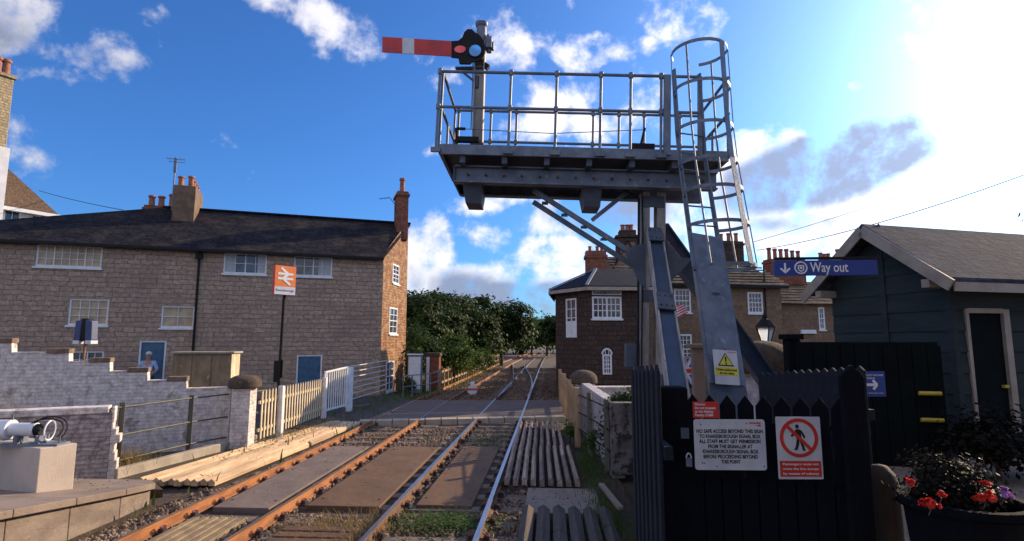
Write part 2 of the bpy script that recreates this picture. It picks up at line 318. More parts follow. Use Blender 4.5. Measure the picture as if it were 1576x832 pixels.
CL=[(30,40,190,100,-15,1.),(150,75,150,70,-25,.8),(60,110,120,40,0,.7),(235,22,60,36,-10,.55),(430,5,110,36,-12,.75),(500,35,150,60,-20,.85),
 (765,60,95,62,-15,1.),(690,112,70,60,-40,.7),(800,70,60,50,0,.8),(35,238,60,50,-25,.75),(1035,22,95,66,-10,1.25),(915,80,95,45,15,1.15),(1000,62,40,30,0,.7),(880,5,30,30,0,.7),
 (900,185,170,75,10,1.2),(980,150,70,60,30,1.1),(800,200,90,45,0,.9),(668,232,45,30,0,.7),(735,315,70,32,0,.8),(790,295,70,40,0,.9),(750,368,80,40,-20,.75),
 (655,380,62,75,0,1.5),(640,440,70,60,0,1.4),(850,385,110,40,8,1.1),(790,440,190,60,4,1.3),(880,330,110,60,10,1.),(760,480,200,60,0,1.2),(900,420,140,60,0,1.1),
 (1180,235,120,70,10,1.2),(1250,270,210,90,18,1.6),(1340,230,130,60,20,1.2),(1180,330,260,100,0,1.3),(1040,330,140,90,0,1.2),(1190,205,40,40,0,1.),(1220,190,35,22,0,.9),(1313,128,30,20,20,.6),(1435,75,40,26,0,.5),
 (960,270,160,50,0,1.),(1400,330,260,110,0,1.1),(-200,150,300,90,-20,1.),(-350,350,400,80,-5,1.),(1900,300,400,120,0,1.2),(600,-200,500,120,-15,.9),(1200,-300,500,150,0,.9)]
DK=[(1270,255,215,75,20,1.9),(1340,215,100,36,20,.7),(800,465,230,50,3,1.4),(940,325,150,60,0,1.1),(640,440,40,40,0,.4),(30,60,160,80,-15,.55),(150,90,120,50,-25,.5),(1190,345,160,40,0,.55),(720,440,90,40,0,.8)]
nz=N(nt,'ShaderNodeTexNoise',Scale=7.,Detail=10.,Roughness=.6,Distortion=.25); L(nt,dirn,nz.inputs[0])
nz2=N(nt,'ShaderNodeTexNoise',Scale=22.,Detail=6.,Roughness=.6); L(nt,dirn,nz2.inputs[0])
# unseen cloud added behind the camera to brighten shaded fronts
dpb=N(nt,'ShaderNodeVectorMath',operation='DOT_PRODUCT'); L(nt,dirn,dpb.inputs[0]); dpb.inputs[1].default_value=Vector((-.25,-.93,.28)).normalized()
fill_bank=math2(nt,'MULTIPLY',ramp(nt,dpb.outputs['Value'],.0,.5),.75)
bl=math2(nt,'MINIMUM',math2(nt,'MAXIMUM',blobs(CL),fill_bank),.60)
fld=math2(nt,'ADD',math2(nt,'MULTIPLY',bl,1.),math2(nt,'MULTIPLY',math2(nt,'SUBTRACT',nz.outputs[0],.5),2.3))
fld=math2(nt,'ADD',fld,math2(nt,'MULTIPLY',math2(nt,'SUBTRACT',nz2.outputs[0],.5),.95))
den=ramp(nt,fld,.30,.82)
dk=blobs(DK); dkf=ramp(nt,math2(nt,'ADD',dk,math2(nt,'MULTIPLY',math2(nt,'SUBTRACT',nz.outputs[0],.5),1.6)),.2,.75)
dp=N(nt,'ShaderNodeVectorMath',operation='DOT_PRODUCT'); L(nt,dirn,dp.inputs[0]); dp.inputs[1].default_value=sund
gd=math2(nt,'MAXIMUM',dp.outputs['Value'],0.)
glow=math2(nt,'ADD',math2(nt,'MULTIPLY',math2(nt,'POWER',gd,7.),.14),math2(nt,'MULTIPLY',math2(nt,'POWER',gd,34.),.72))
SKYK=.10
hs=mixc(nt,1.,sky.outputs[0],(.42,.84,1.42),'MULTIPLY')
sk=N(nt,'ShaderNodeVectorMath',operation='SCALE'); L(nt,hs,sk.inputs[0]); sk.inputs['Scale'].default_value=1.0
cl=mixc(nt,dkf,(8.0,7.8,8.3),(2.3,2.7,3.9))
lit=math2(nt,'ADD',math2(nt,'ADD',.75,math2(nt,'MULTIPLY',gd,.5)),math2(nt,'MULTIPLY',fill_bank,.25))  # the added clouds behind the camera get extra brightness
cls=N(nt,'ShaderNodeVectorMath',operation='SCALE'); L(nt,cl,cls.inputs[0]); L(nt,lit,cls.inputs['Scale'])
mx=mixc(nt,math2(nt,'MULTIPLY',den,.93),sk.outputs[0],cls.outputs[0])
gc=N(nt,'ShaderNodeVectorMath',operation='SCALE'); gc.inputs[0].default_value=(9.5,10.,11.); L(nt,math2(nt,'MULTIPLY',glow,math2(nt,'SUBTRACT',1.,math2(nt,'MULTIPLY',math2(nt,'MULTIPLY',den,dkf),.75))),gc.inputs['Scale'])
fin=N(nt,'ShaderNodeVectorMath',operation='ADD'); L(nt,mx,fin.inputs[0]); L(nt,gc.outputs[0],fin.inputs[1])
L(nt,fin.outputs[0],bg.inputs[0]); bg.inputs[1].default_value=SKYK
sl=bpy.data.lights.new('sun','SUN'); sl.energy=5.0; sl.angle=R(.5); sl.color=(1.,.75,.46)
so=bpy.data.objects.new('sun',sl); COL.objects.link(so); so.rotation_euler=(-sund).to_track_quat('-Z','Y').to_euler(); so.location=(30,30,30)
S.view_settings.view_transform='Standard'; S.view_settings.look='None'; S.view_settings.exposure=.48; S.view_settings.gamma=1
S.render.engine='CYCLES'; S.cycles.max_bounces=6; S.render.resolution_x=1024; S.render.resolution_y=541
S.cycles.use_denoising=True
# ---------------- ground, roads, platforms
def flat(name,poly,z,mat,t=None):
    b=MB()
    if t: b.plan(poly,z-t,z)
    else: b.add([(x,y,z) for x,y in poly],[tuple(range(len(poly)))])
    return struct(b.build(name,mat))
flat('ground',[(-900,-60),(900,-60),(900,1500),(-900,1500)],-.26,M['earth'])
flat('ballast_bed',[(-8.1,2),(1.4,2),(1.4,200),(-9.5,200)],-.20,M['ballast'])
flat('street',[(-40,17.2),(-8.3,17.2),(-6.2,18.6),(-6.2,25.8),(-8.2,29.5),(-8.2,34),(-40,34)],-.06,M['asphalt'],.15)
road=[(-6.2,18.75),(-4.2,19.25),(.95,20.75),(.95,26.1),(-6.2,25.6)]
flat('level_crossing_road',[(-6.15,19.15),(-2.7,19.95),(.45,20.75),(.45,25.9),(-6.15,25.5)],-.012,M['crossing'],.2)
flat('footway_across_crossing',[(.46,20.75),(1.9,21.0),(1.9,26.3),(.46,25.9)],-.03,M['asphalt'],.15)
kb=MB(); n=13
for i in range(n):
    a=Vector((-6.3,18.72,0)).lerp(Vector((.55,20.3,0)),i/n+.002); b_=Vector((-6.3,18.72,0)).lerp(Vector((.55,20.3,0)),(i+1)/n-.002)
    dz=-.004+random.uniform(-.004,.004)
    kb.plan([(a.x,a.y),(b_.x,b_.y),(b_.x-.1,b_.y+.42),(a.x-.1,a.y+.42)],-.2,dz)
struct(kb.build('crossing_kerb',M['kerb'],bevel=.01))
# left platform ramp
def pz(y): return .04+.125*max(0,10.7-y)
pr=MB(); ys=[4.,6.,7.,8.,9.,9.8,10.25]
xe=[-6.72,-6.74,-6.78,-6.8,-6.82,-6.9,-7.3]
for i in range(len(ys)-1):
    y0,y1,x0,x1=ys[i],ys[i+1]-.008,xe[i],xe[i+1]
    za,zb=pz(y0),pz(y1)
    vs=[(-16,y0,-.3),(x0,y0,-.3),(x1,y1,-.3),(-16,y1,-.3),(-16,y0,za-.1),(x0,y0,za-.1),(x1,y1,zb-.1),(-16,y1,zb-.1)]
    bx=[(0,3,2,1),(4,5,6,7),(0,1,5,4),(1,2,6,5),(2,3,7,6),(3,0,4,7)]
    pr.mi=1; pr.add([(v[0]-(.05 if k in(1,2,5,6) else 0),v[1],v[2]) for k,v in enumerate(vs)],bx)
    pr.mi=0; pr.add([(-16,y0,za-.1),(x0+.04,y0,za-.1),(x1+.04,y1,zb-.1),(-16,y1,zb-.1),(-16,y0,za),(x0+.04,y0,za),(x1+.04,y1,zb),(-16,y1,zb)],bx)
M['edge']=plain('platform_edge_stone',(.25,.20,.165),(.16,.125,.105),2.,.95,.9,stretch=(1,.8,1.6),bscale=9,spots=(.38,.30,.2),spot_lo=.6,spot_scale=3.)
struct(pr.build('platform_ramp',[M['concrete'],M['edge']],bevel=.012))
flat('platform_end_ground',[(-16,10.2),(-7.0,10.2),(-7.75,10.9),(-7.6,17.2),(-16,17.2)],-.06,M['earth'],.2)
# right platform (beyond the dark fence)
pp=MB().plan([(1.05,-6),(30,-6),(30,16),(2.1,16),(1.3,6)],-.3,.95)
struct(pp.build('station_platform',M['concrete']))
pp=MB().plan([(-.2,-8),(1.04,-8),(1.04,3.0),(-.2,3.0)],-.3,.95)
struct(pp.build('platform_end',M['concrete']))
# ---------------- railway
def railsec(x,y0,y1,mats,parent,bend=None,name='rail',w=.035):
    b=MB()
    prof=[(-.07,-.155),(.07,-.155),(.07,-.14),(.012,-.12),(.012,-.045),(w,-.035),(w,-.004),(-w,-.004),(-w,-.035),(-.012,-.045),(-.012,-.12),(-.07,-.14)]
    pts=bend or [(x,y0),(x,y1)]
    k=len(prof); vs=[]
    for i,(px,py) in enumerate(pts):
        a=pts[max(0,i-1)];c=pts[min(len(pts)-1,i+1)]; d=Vector((c[0]-a[0],c[1]-a[1])).normalized()
        for u,z in prof: vs.append((px+u*d.y,py-u*d.x,z))
    fs=[]
    for i in range(len(pts)-1):
        for j in range(k): fs.append((i*k+j,i*k+(j+1)%k,(i+1)*k+(j+1)%k,(i+1)*k+j))
    fs+=[tuple(range(k)),tuple(range((len(pts)-1)*k,len(pts)*k))]
    b.add(vs,fs)
    b.m=[1 if (f%k==6 and f<k*(len(pts)-1)) else 0 for f in range(len(fs))]
    return b.build(name,mats,parent)
LT=thing('railway_track','left-hand railway track with orange rusty rails','railway track',(-5.0,0,0))
RT=thing('railway_track','right-hand railway track with shiny worn rail tops passing under the gantry','railway track',(-1.74,0,0))
def lerpx(x0,x1,y): return x0+(x1-x0)*(y-8)/80
lm=[M['rail'],M['raildark']]; rm=[M['raildark'],M['railtop']]
railsec(0,0,0,lm,LT,[(-.68,2),(-.80,14),(-.92,19.0)]); railsec(0,0,0,lm,LT,[(.76,2),(.70,10),(.57,19.5)])
LR=[(-1.03,25.4),(-1.05,40),(-1.05,70),(-.6,100),(1.0,140)]
railsec(0,0,0,lm,LT,LR); railsec(0,0,0,lm,LT,[(x+1.5,y) for x,y in LR])
railsec(0,0,0,[M['railtop']]*2,LT,[(-.92,19.05),(-1.02,25.4)],w=.03); railsec(0,0,0,[M['railtop']]*2,LT,[(.57,19.6),(.46,25.4)],w=.03)
RR=[(.735,2),(.735,70),(.9,95),(2.2,140)]
railsec(0,0,0,rm,RT,RR); railsec(0,0,0,rm,RT,[(x-1.5,y) for x,y in RR])
def chair(b,x,y,s):
    b.mi=0; b.box(x-.17,x+.17,y-.09,y+.09,-.175,-.135)
    for q in (-1,1):
        b.box(x+q*.10-.035,x+q*.10+.035,y-.05,y+.05,-.135,-.085)
        b.tube((x+q*.14,y-.05,-.14),(x+q*.14,y-.05,-.075),.022,n=6)
        b.mi=1; pts=[(x+q*(.10+.04*math.cos(t)),y+.02+.055*math.sin(t)*.9,-.10+.035*math.sin(t*.5)) for t in [PI*k/7*1.7 for k in range(8)]]
        b.path(pts,.010,5); b.mi=0
proto={}
for T,xs in ((LT,(-.72,.73)),(RT,(-.765,.735))):
    sl_y=[5.2+.76*i for i in range(75)]; sb=MB().box(-1.28,1.28,-.13,.13,-.33,-.165); sp0=None; cp0=None; nch=0
    for y in sl_y:
        if T is LT and 19<y<25.4 or T is RT and 19.7<y<25.6: continue
        if y>58: continue
        if sp0 is None: sp0=o=sb.build('sleeper',M['timber'],T,bevel=.01)
        else: o=sp0.copy(); COL.objects.link(o); o.parent=T
        o.location=(0.02 if y<25 or T is RT else -.27,y,0)
        if y<31:
            for x in xs:
                xx=x
                if T is LT: xx=(x-.0)+(-.012 if x<0 else -.012)*(y-8) if y<19 else x-.3
                if cp0 is None:
                    cb=MB(); chair(cb,0,0,1); cp0=c=cb.build('rail_chair',[M['chair'],M['clip']],T)
                else: c=cp0.copy(); COL.objects.link(c); c.parent=T
                c.location=(xx,y,0)
# crossover rails beyond the crossing
def P2(l): return [(gz(a,b,-.02).x+0,gz(a,b,-.02).y) for a,b in l]
def smooth(pts,n=24):
    pts=[Vector(p) for p in pts]; out=[]
    for i in range(len(pts)-1):
        p0,p1,p2,p3=pts[max(0,i-1)],pts[i],pts[i+1],pts[min(len(pts)-1,i+2)]
        for k in range(n//max(1,len(pts)-1)):
            t=k/(n//max(1,len(pts)-1))
            out.append(.5*((2*p1)+(-p0+p2)*t+(2*p0-5*p1+4*p2-p3)*t*t+(-p0+3*p1-3*p2+p3)*t**3))
    out.append(pts[-1]); return [tuple(v) for v in out]
XO=thing('track_crossover','curved crossover rails joining the two tracks beyond the level crossing','rails',(0,0,0))
mt2=[M['raildark'],M['railtop']]
railsec(0,0,0,mt2,XO,smooth([(-2.50,26.5),(-2.44,30),(-2.40,34),(-2.55,40),(-3.0,47),(-3.6,56),(-4.35,68)]))
railsec(0,0,0,mt2,XO,smooth([(-1.06,27.5),(-1.04,31),(-1.12,36),(-1.5,44),(-2.2,54),(-2.95,64)]))
# crossing panels
def panel(x0,x1,y0,y1,mat,lab,skew=0):
    o=MB().plan([(x0-(x0+x1)/2,0),(x1-(x0+x1)/2,0),(x1-(x0+x1)/2+skew,y1-y0),(x0-(x0+x1)/2+skew,y1-y0)],-.10,0).build('crossing_panel',mat,loc=((x0+x1)/2,y0,-.115),bevel=.012)
    for q in range(3):
        for u in (-.4,.4):
            MB().lathe([(.022,0),(.022,.008),(.012,.012)],(u*(x1-x0),(y1-y0)*(.08+.42*q),.0),8).build('bolt',M['chair'],o)
    return tag(o,lab,'crossing panel','boards laid between the rails')
panel(-5.58,-4.62,9.4,14.9,M['panelg'],'grey board laid between the rusty rails of the left-hand track',-.1)
panel(-4.08,-2.84,9.6,14.95,M['panel'],'wide brown board laid between the two tracks',-.05)
panel(-2.26,-1.32,9.75,15.1,M['panel'],'narrow brown board between the rails of the right-hand track')
panel(.02-.45,.82,9.45,11.0,M['concrete'],'pale concrete slab between the two timber guards right of the track')
sm=MB()
for k in range(4): sm.box(-.55,.55,k*.26,k*.26+.2,-.06,0)
tag(sm.build('timber_boards',M['panel'],loc=(-3.35,7.55,-.1),bevel=.01),'small patch of brown boards in the ballast between the tracks','boards')
sm=MB()
for k in range(6): sm.box(-.45+k*.15,-.45+k*.15+.1,0,1.9,-.06,0)
tag(sm.build('ribbed_mat',M['cabinet'],loc=(-5.05,7.0,-.11),rz=R(2),bevel=.008),'ribbed board between the rusty rails at the bottom of the photo','boards')
# trespass guards: rows of triangular timbers
def guard(x0,x1,n,y0,y1,mat,lab,xf0=None,xf1=None,z=.0,hh=.09,jit=.03,gap=.2):
    b=MB(); xf0=x0 if xf0 is None else xf0; xf1=x1 if xf1 is None else xf1; Ly=y1-y0
    for i in range(n):
        s=random.uniform(-jit,jit); e=Ly+random.uniform(-jit,jit); y=s
        while y<e-.05:
            y2=min(e,y+random.uniform(1.2,2.6)); 
            if e-y2<.3: y2=e
            zz=z+random.uniform(-.006,.006); vs=[]
            for yy in (y,y2-.012):
                t=min(1,max(0,yy/Ly)); a=(x0+(x1-x0)*i/n)*(1-t)+(xf0+(xf1-xf0)*i/n)*t; c=(x0+(x1-x0)*(i+1)/n)*(1-t)+(xf0+(xf1-xf0)*(i+1)/n)*t; w_=c-a
                for u,v in ((.0,-hh),(1-gap,-hh),(1-gap,-hh*.45),(.38,0),(.0,-hh*.30)): vs.append((a+w_*u,y0+yy,zz+v))
            b.add(vs,[(0,1,2,3,4),(9,8,7,6,5)]+[(i_,5+i_,5+(i_+1)%5,(i_+1)%5) for i_ in range(5)]); y=y2
    return tag(b.build('timber_guard',mat),lab,'trespass guard','ribbed timber guards beside the tracks')
guard(-7.95,-6.35,10,10.75,14.9,M['newwood'],'pale sunlit ribbed timber guard left of the tracks, nearer half',-7.55,-6.25,jit=.09,hh=.13,z=.0)
guard(-7.55,-6.25,10,14.95,18.75,M['newwood'],'pale sunlit ribbed timber guard left of the tracks, half against the crossing',-7.25,-6.2,jit=.08,hh=.12,z=.0)
guard(-.88,.62,9,11.05,14.6,M['oldwood'],'grey weathered ribbed timber guard right of the track, nearer grey one',-.95,.55,z=.05,hh=.15,gap=.42)
guard(-.95,.42,8,14.7,18.9,M['oldwood'],'brownish ribbed timber guard right of the track, touching the crossing kerb',-1.0,.35,z=.04,hh=.15,gap=.42)
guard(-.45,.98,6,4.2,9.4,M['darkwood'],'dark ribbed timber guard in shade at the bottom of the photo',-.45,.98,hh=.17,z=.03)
# loose ballast stones
def rocks(name,n,xr,yr,zz,smin,smax,excl=()):
    base=[]; 
    ico=bmesh.new(); bmesh.ops.create_icosphere(ico,subdivisions=1,radius=1); bv=np.array([v.co[:] for v in ico.verts]); bf=np.array([[v.index for v in f.verts] for f in ico.faces]); ico.free()
    V=[];Fs=[];k=0
    for i in range(n):
        for _ in range(6):
            x=random.uniform(*xr); y=yr[0]+(yr[1]-yr[0])*random.random()**1.3
            if not any(a<=x<=b and c<=y<=d for a,b,c,d in excl): break
        else: continue
        s=random.uniform(smin,smax); q=Euler((random.random()*6,random.random()*6,random.random()*6)).to_matrix()
        sc=np.array([s*random.uniform(.7,1.3),s*random.uniform(.5,1),s*random.uniform(.4,.8)])
        vv=(bv*(1+rng.normal(0,.12,(len(bv),1))))*sc; vv=vv@np.array(q).T+np.array([x,y,zz+s*.25])
        V.append(vv);Fs.append(bf+k);k+=len(bv)
    V=np.concatenate(V);Fs=np.concatenate(Fs)
    me=bpy.data.meshes.new(name); me.from_pydata(V.tolist(),[],Fs.tolist()); me.materials.append(M['rock'])
    o=bpy.data.objects.new(name,me); COL.objects.link(o); struct(o,'stuff'); o['label']='loose ballast stones around the sleepers'; o['category']='ballast'; return o
ex=[(-5.7,-4.35,9.1,14.4),(-4.15,-2.6,9.3,14.5),(-2.35,-1.1,9.45,14.8),(-.95,1,11,18.9),(-7.8,-6.2,10.7,18.8)]
rocks('ballast_stones',9000,(-6.6,-.3),(5,18.6),-.19,.022,.055,ex+[(-20,20,18.6,40)])
rocks('far_ballast_stones',7000,(-8.0,1.2),(26,60),-.19,.04,.085); bpy.data.objects['far_ballast_stones'].data.materials[0]=M['rockfar']

def fewstones(name,n,rects):
    b=MB()
    for i in range(n):
        x0,x1,y0,y1,z=random.choice(rects); x=random.uniform(x0,x1); y=random.uniform(y0,y1); s=random.uniform(.006,.018)
        b.lathe([(s*.4,0),(s,s*.35),(s*.7,s*.8),(s*.1,s)],(x,y,z-.002),6,random.uniform(.6,1.3),random.uniform(.6,1.3))
    o=b.build(name,M['rock']); struct(o,'stuff'); o['label']='grit and stray stones lying on the boards and ramp'; o['category']='grit'
fewstones('stray_grit',230,[(-5.5,-4.7,9.5,14.8,-.115),(-4.0,-2.9,9.7,14.9,-.115),(-2.2,-1.35,9.8,15,-.115),(-.3,.7,9.6,10.9,-.115),(-8,-7.,8,9.5,.28)])
bb=MB()
for x0,x1,y0,y1 in ((-5.55,-4.5,9.2,14.3),(-4.0,-2.75,9.45,14.4),(-2.22,-1.22,9.6,14.6)):
    pass

flat('road_marking',[(-6.1,20.55),(.40,21.95),(.40,22.05),(-6.1,20.65)],-.0075,M['kerb'])
# ---------------- building helpers
def wallmb(w,z0,z1,ops,t=.25,top=None):
    """wall along +x, outer face at y=0 facing -y, real openings; top = polyline (x,z) above z1"""
    b=MB(); xs=sorted({0,w,*[o[0] for o in ops],*[o[1] for o in ops]}); zs=sorted({z0,z1,*[o[2] for o in ops],*[o[3] for o in ops]})
    for i in range(len(xs)-1):
        for j in range(len(zs)-1):
            cx=(xs[i]+xs[i+1])/2; cz=(zs[j]+zs[j+1])/2
            if any(o[0]<cx<o[1] and o[2]<cz<o[3] for o in ops): continue
            b.add([(xs[i],0,zs[j]),(xs[i+1],0,zs[j]),(xs[i+1],0,zs[j+1]),(xs[i],0,zs[j+1])],[(0,1,2,3)])
    for a,c,d,e in ops:
        b.add([(a,0,d),(a,t,d),(a,t,e),(a,0,e)],[(0,1,2,3)]); b.add([(c,0,d),(c,t,d),(c,t,e),(c,0,e)],[(3,2,1,0)])
        b.add([(a,0,e),(c,0,e),(c,t,e),(a,t,e)],[(0,1,2,3)]); b.add([(a,0,d),(c,0,d),(c,t,d),(a,t,d)],[(3,2,1,0)])
    b.add([(0,t,z0),(w,t,z0),(w,t,z1),(0,t,z1)],[(3,2,1,0)]) if not ops else None
    if top:
        b.add([(x,0,z) for x,z in top],[tuple(range(len(top)))])
    return b
def win(parent,x,y,z,w,h,cols,rows,rz=0,loc=None,fw_=.06,rec=.10,mull=(),sill=True,fill='glass',curt=None,name='window',mat='whitep',sash=False,bar=.022):
    """window whose lower left corner sits at local x,z on a wall face"""
    f=MB(); f.box(0,w,rec-.06,rec+.03,0,fw_); f.box(0,w,rec-.06,rec+.03,h-fw_,h); f.box(0,fw_,rec-.058,rec+.03,fw_,h-fw_); f.box(w-fw_,w,rec-.058,rec+.03,fw_,h-fw_)
    iw=w-2*fw_; ih=h-2*fw_
    for i in range(1,cols): 
        t=fw_+iw*i/cols; bb=bar*(2 if i in mull else 1); f.box(t-bb/2,t+bb/2,rec-.05,rec+.02,fw_,h-fw_)
    for j in range(1,rows):
        t=fw_+ih*j/rows; bb=bar*(1.8 if sash and j==rows//2 else 1); f.box(fw_,w-fw_,rec-.047,rec+.018,t-bb/2,t+bb/2)
    o=f.build(name,M[mat],parent,loc=(x,y,z),rz=rz)
    MB().add([(fw_*.5,rec,fw_*.5),(w-fw_*.5,rec,fw_*.5),(w-fw_*.5,rec,h-fw_*.5),(fw_*.5,rec,h-fw_*.5)],[(0,1,2,3)]).build('pane',M[fill],o)
    if curt:
        for a,b_ in curt:
            c=MB(); n=10; vs=[];
            for k in range(n+1):
                u=fw_+iw*(a+(b_-a)*k/n); vs+= [(u,rec-.012+.006*(k%2),fw_),(u,rec-.012+.006*(k%2),h-fw_)]
            c.add(vs,[(2*k,2*k+2,2*k+3,2*k+1) for k in range(n)]); c.build('curtain',M['curtain'],o)
    if sill: MB().box(-.06,w+.06,-.07,rec,-.09,-.002).build('sill',M[mat],o,bevel=.008)
    return o
def door(parent,x,y,z,w,h,mat='bluedoor',rz=0,rec=.1,panels=True):
    f=MB(); f.box(-.001,.07,rec-.08,rec+.03,0,h); f.box(w-.07,w+.001,rec-.08,rec+.03,0,h); f.box(.07,w-.07,rec-.079,rec+.03,h-.07,h)
    d=MB().box(.07,w-.07,rec-.03,rec+.02,0,h-.07)
    if panels:
        for a in (0,1):
            for q in ((.15,.42),(.5,.93)):
                x0=.07+(w-.14)*(.1+a*.45); x1=x0+(w-.14)*.35; d.box(x0,x1,rec-.045,rec-.03,h*q[0],h*q[1])
    o=d.build('door',M[mat],parent,loc=(x,y,z),rz=rz,bevel=.006)
    f.build('door_frame',M['whitep'],o); MB().lathe([(.001,-.03),(.03,-.02),(.03,.02),(.001,.03)],(w-.16,rec-.07,h*.48),10).build('handle',M['galv'],o)
    return o
def pot(b,x,y,z,h=.45,r=.13,n=12): b.lathe([(r*1.05,0),(r*.92,h*.1),(r*.82,h*.8),(r*1.1,h*.84),(r*1.1,h*.95),(r*.95,h),(r*.6,h),(r*.55,h*.7)],(x,y,z),n)
# ---------------- long stone cottage row on the left
HA=thing('stone_house','long brown stone cottage row with dark slate roof left of the tracks','house',(-8.42,28.0,0),R(23))
HC=(-8.42,28.0)
def fa(px,py): return gl(px,py,HC,67)
def opf(x0,y0,x1,y1):
    a=fa(x0,y0);b=fa(x1,y1); c=fa(x0,y1); return (a[0],b[0],c[1],a[1])
W0=-20.
wins=[((57,374,156,409),8,3,(2,6),None,'blind'),((345,388,410,420),4,2,(2,),((0,.25),(.8,1)),'glass'),((453,393,511,424),4,2,(2,),((.65,1),),'glass'),
 ((107,459,165,500),4,3,(),None,'blind'),((249,470,298,504),2,2,(),None,'blind'),((108,540,158,566),4,2,(2,),None,'glass')]
ops=[];
for (q,*_) in wins:
    a=opf(*q); ops.append([a[0]-W0,a[1]-W0,a[2],a[3]])
dr=[(215,524,250,612),(457,546,494,603)]
for q in dr:
    a=opf(*q); ops.append([a[0]-W0,a[1]-W0,-.05,a[3]])
wallmb(-W0,-.3,6.97,ops).build('wall',M['stone'],HA,loc=(W0,0,0))
for (q,c,r_,mu,cu,fi),o in zip(wins,ops): win(HA,W0+o[0],0,o[2],o[1]-o[0],o[3]-o[2],c,r_,mull=mu,curt=cu,fill=fi,fw_=.07)
for o in ops[len(wins):]: door(HA,W0+o[0],0,o[2],o[1]-o[0],o[3]-o[2])
# gable wall: runs back from the corner; local frame of the house
ga=R(-2.0)  # heading of gable from +Y
gd2=Vector((math.sin(R(2.5)),math.cos(R(2.5)))); cr,sr=math.cos(R(-23)),math.sin(R(-23))
gl_loc=Vector((gd2.x*cr-gd2.y*sr, gd2.x*sr+gd2.y*cr)); GLN=4.2; RZ=9.35
gv=gl_loc*GLN; grz=math.atan2(gl_loc.y,gl_loc.x)
def fg(px,py): return gl(px,py,HC,2.5)
gops=[]
for q in ((605,405,614,438),(600,472,611,514),(595,556,606,600)):
    a=fg(q[0],q[1]);b_=fg(q[2],q[3]); gops.append([a[0],a[0]+max(.75,b_[0]-a[0]),b_[1],a[1]])
wallmb(GLN,-.3,6.97,gops,top=[(0,6.97),(GLN,6.97),(GLN,RZ),(GLN-.5,RZ)]).build('gable_wall',M['gstone'],HA,rz=grz)
for o in gops: win(HA,*(gl_loc*o[0]),o[2],o[1]-o[0],o[3]-o[2],2,4,rz=grz,sash=True,rec=.06,bar=.03,fw_=.08)
# quoins at the corner
qb=MB()
for i in range(22):
    z=-.2+i*.325; l=.45 if i%2 else .25
    qb.box(-l,.012,-.012,.0,z,z+.30)
qb.build('quoin',M['stone'],HA)
ov=.32
rf=MB()
def hp(s,t,z): # point on plan: s along facade, t along gable direction
    return Vector((s+gl_loc.x*t,gl_loc.y*t,z))
E0,E1=hp(W0-.3,-ov,6.82),hp(.12,-ov,6.82); R0,R1=hp(-12.6,GLN,RZ+.1),hp(.12,GLN,RZ+.1)
B0,B1=hp(W0-.3,GLN*2+ov,6.82),Vector((-1.9,gl_loc.y*(GLN*2+ov),6.82))
rf.slab([E0,E1,R1,R0],.1); rf.slab([B0,E0,R0],.1); rf.slab([B1,B0,R0,R1],.1)
rf.build('roof',M['slate'],HA)
MB().beam(R0+Vector((0,0,.03)),R1+Vector((0,0,.03)),.28,.1).build('ridge_tile',M['slate'],HA,bevel=.02)
MB().box(W0,0,-.38,-.24,6.66,6.8).build('gutter',M['black'],HA,bevel=.02)
# far walls so the house is closed
bw=MB(); p=[hp(0,GLN,0),Vector((-1.9,gl_loc.y*GLN*2,0)),hp(W0,GLN*2,0),hp(W0,0,0)]
for a,c in zip(p[:-1],p[1:]): bw.add([(a.x,a.y,-.3),(c.x,c.y,-.3),(c.x,c.y,6.9),(a.x,a.y,6.9)],[(0,1,2,3)])
bw.add([(p[0].x,p[0].y,6.9),(p[1].x,p[1].y,6.9),(p[0].x,p[0].y,RZ)],[(0,1,2)])
bw.build('rear_wall',M['stone'],HA)
dp_=fa(308,385); MB().tube((dp_[0],-.07,0),(dp_[0],-.07,6.7),.05).build('downpipe',M['black'],HA)
b=MB().box(dp_[0]-.14,dp_[0]+.14,-.2,-.01,6.35,6.62); b.build('hopper',M['black'],HA)
# chimneys
s1=fa(258,330)[0]
def chimney(parent,x0,x1,y0,y1,z0,z1,mat,pots,potmat=None,cap=.1,ph=.5,pr_=.13):
    c=MB().box(x0,x1,y0,y1,z0,z1); c.box(x0-.07,x1+.07,y0-.07,y1+.07,z1-.28,z1-.13) if cap else None
    o=c.build('chimney',mat,parent,bevel=.015); 
    for (px_,py_,hh) in pots:
        pb=MB(); pot(pb,px_,py_,z1,hh,pr_); pb.build('chimney_pot',potmat or M['pot'],o,smooth=True)
    return o
cy0=2.35
chimney(HA,s1-.35,s1+.62,cy0,cy0+2.0,7.9,10.35,M['render'],[(s1-.1,cy0+.25,.5),(s1+.3,cy0+.5,.62),(s1+.32,cy0+.95,.5),(s1+.33,cy0+1.35,.45),(s1+.34,cy0+1.75,.4)],cap=0,pr_=.15)
chimney(HA,s1-2.2,s1-.7,4.8,5.6,8.2,9.75,M['redbrick'],[(s1-1.95,5.2,.6),(s1-1.5,5.2,.6),(s1-1.0,5.2,.75),(s1-.8,5.2,.5)],pr_=.17)
cr_=gl_loc*(GLN-.5)
cc=chimney(HA,cr_.x-.62,cr_.x+.02,cr_.y-.7,cr_.y+.55,8.3,11.1,M['redbrick'],[(cr_.x-.3,cr_.y-.3,.85)],pr_=.16)
b=MB(); b.tube((s1-.55,3.2,9.2),(s1-.55,3.2,12.0),.035); 
for k,z in enumerate((11.9,11.75)): b.tube((s1-.95+k*.1,3.2,z),(s1-.1,3.2,z),.015)
for k in range(6): b.tube((s1-.9+k*.15,3.0,11.9),(s1-.9+k*.15,3.4,11.9),.01,n=5)
b.box(s1-.61,s1-.48,3.15,3.26,11.2,11.95); b.build('tv_aerial',M['galv'],HA)
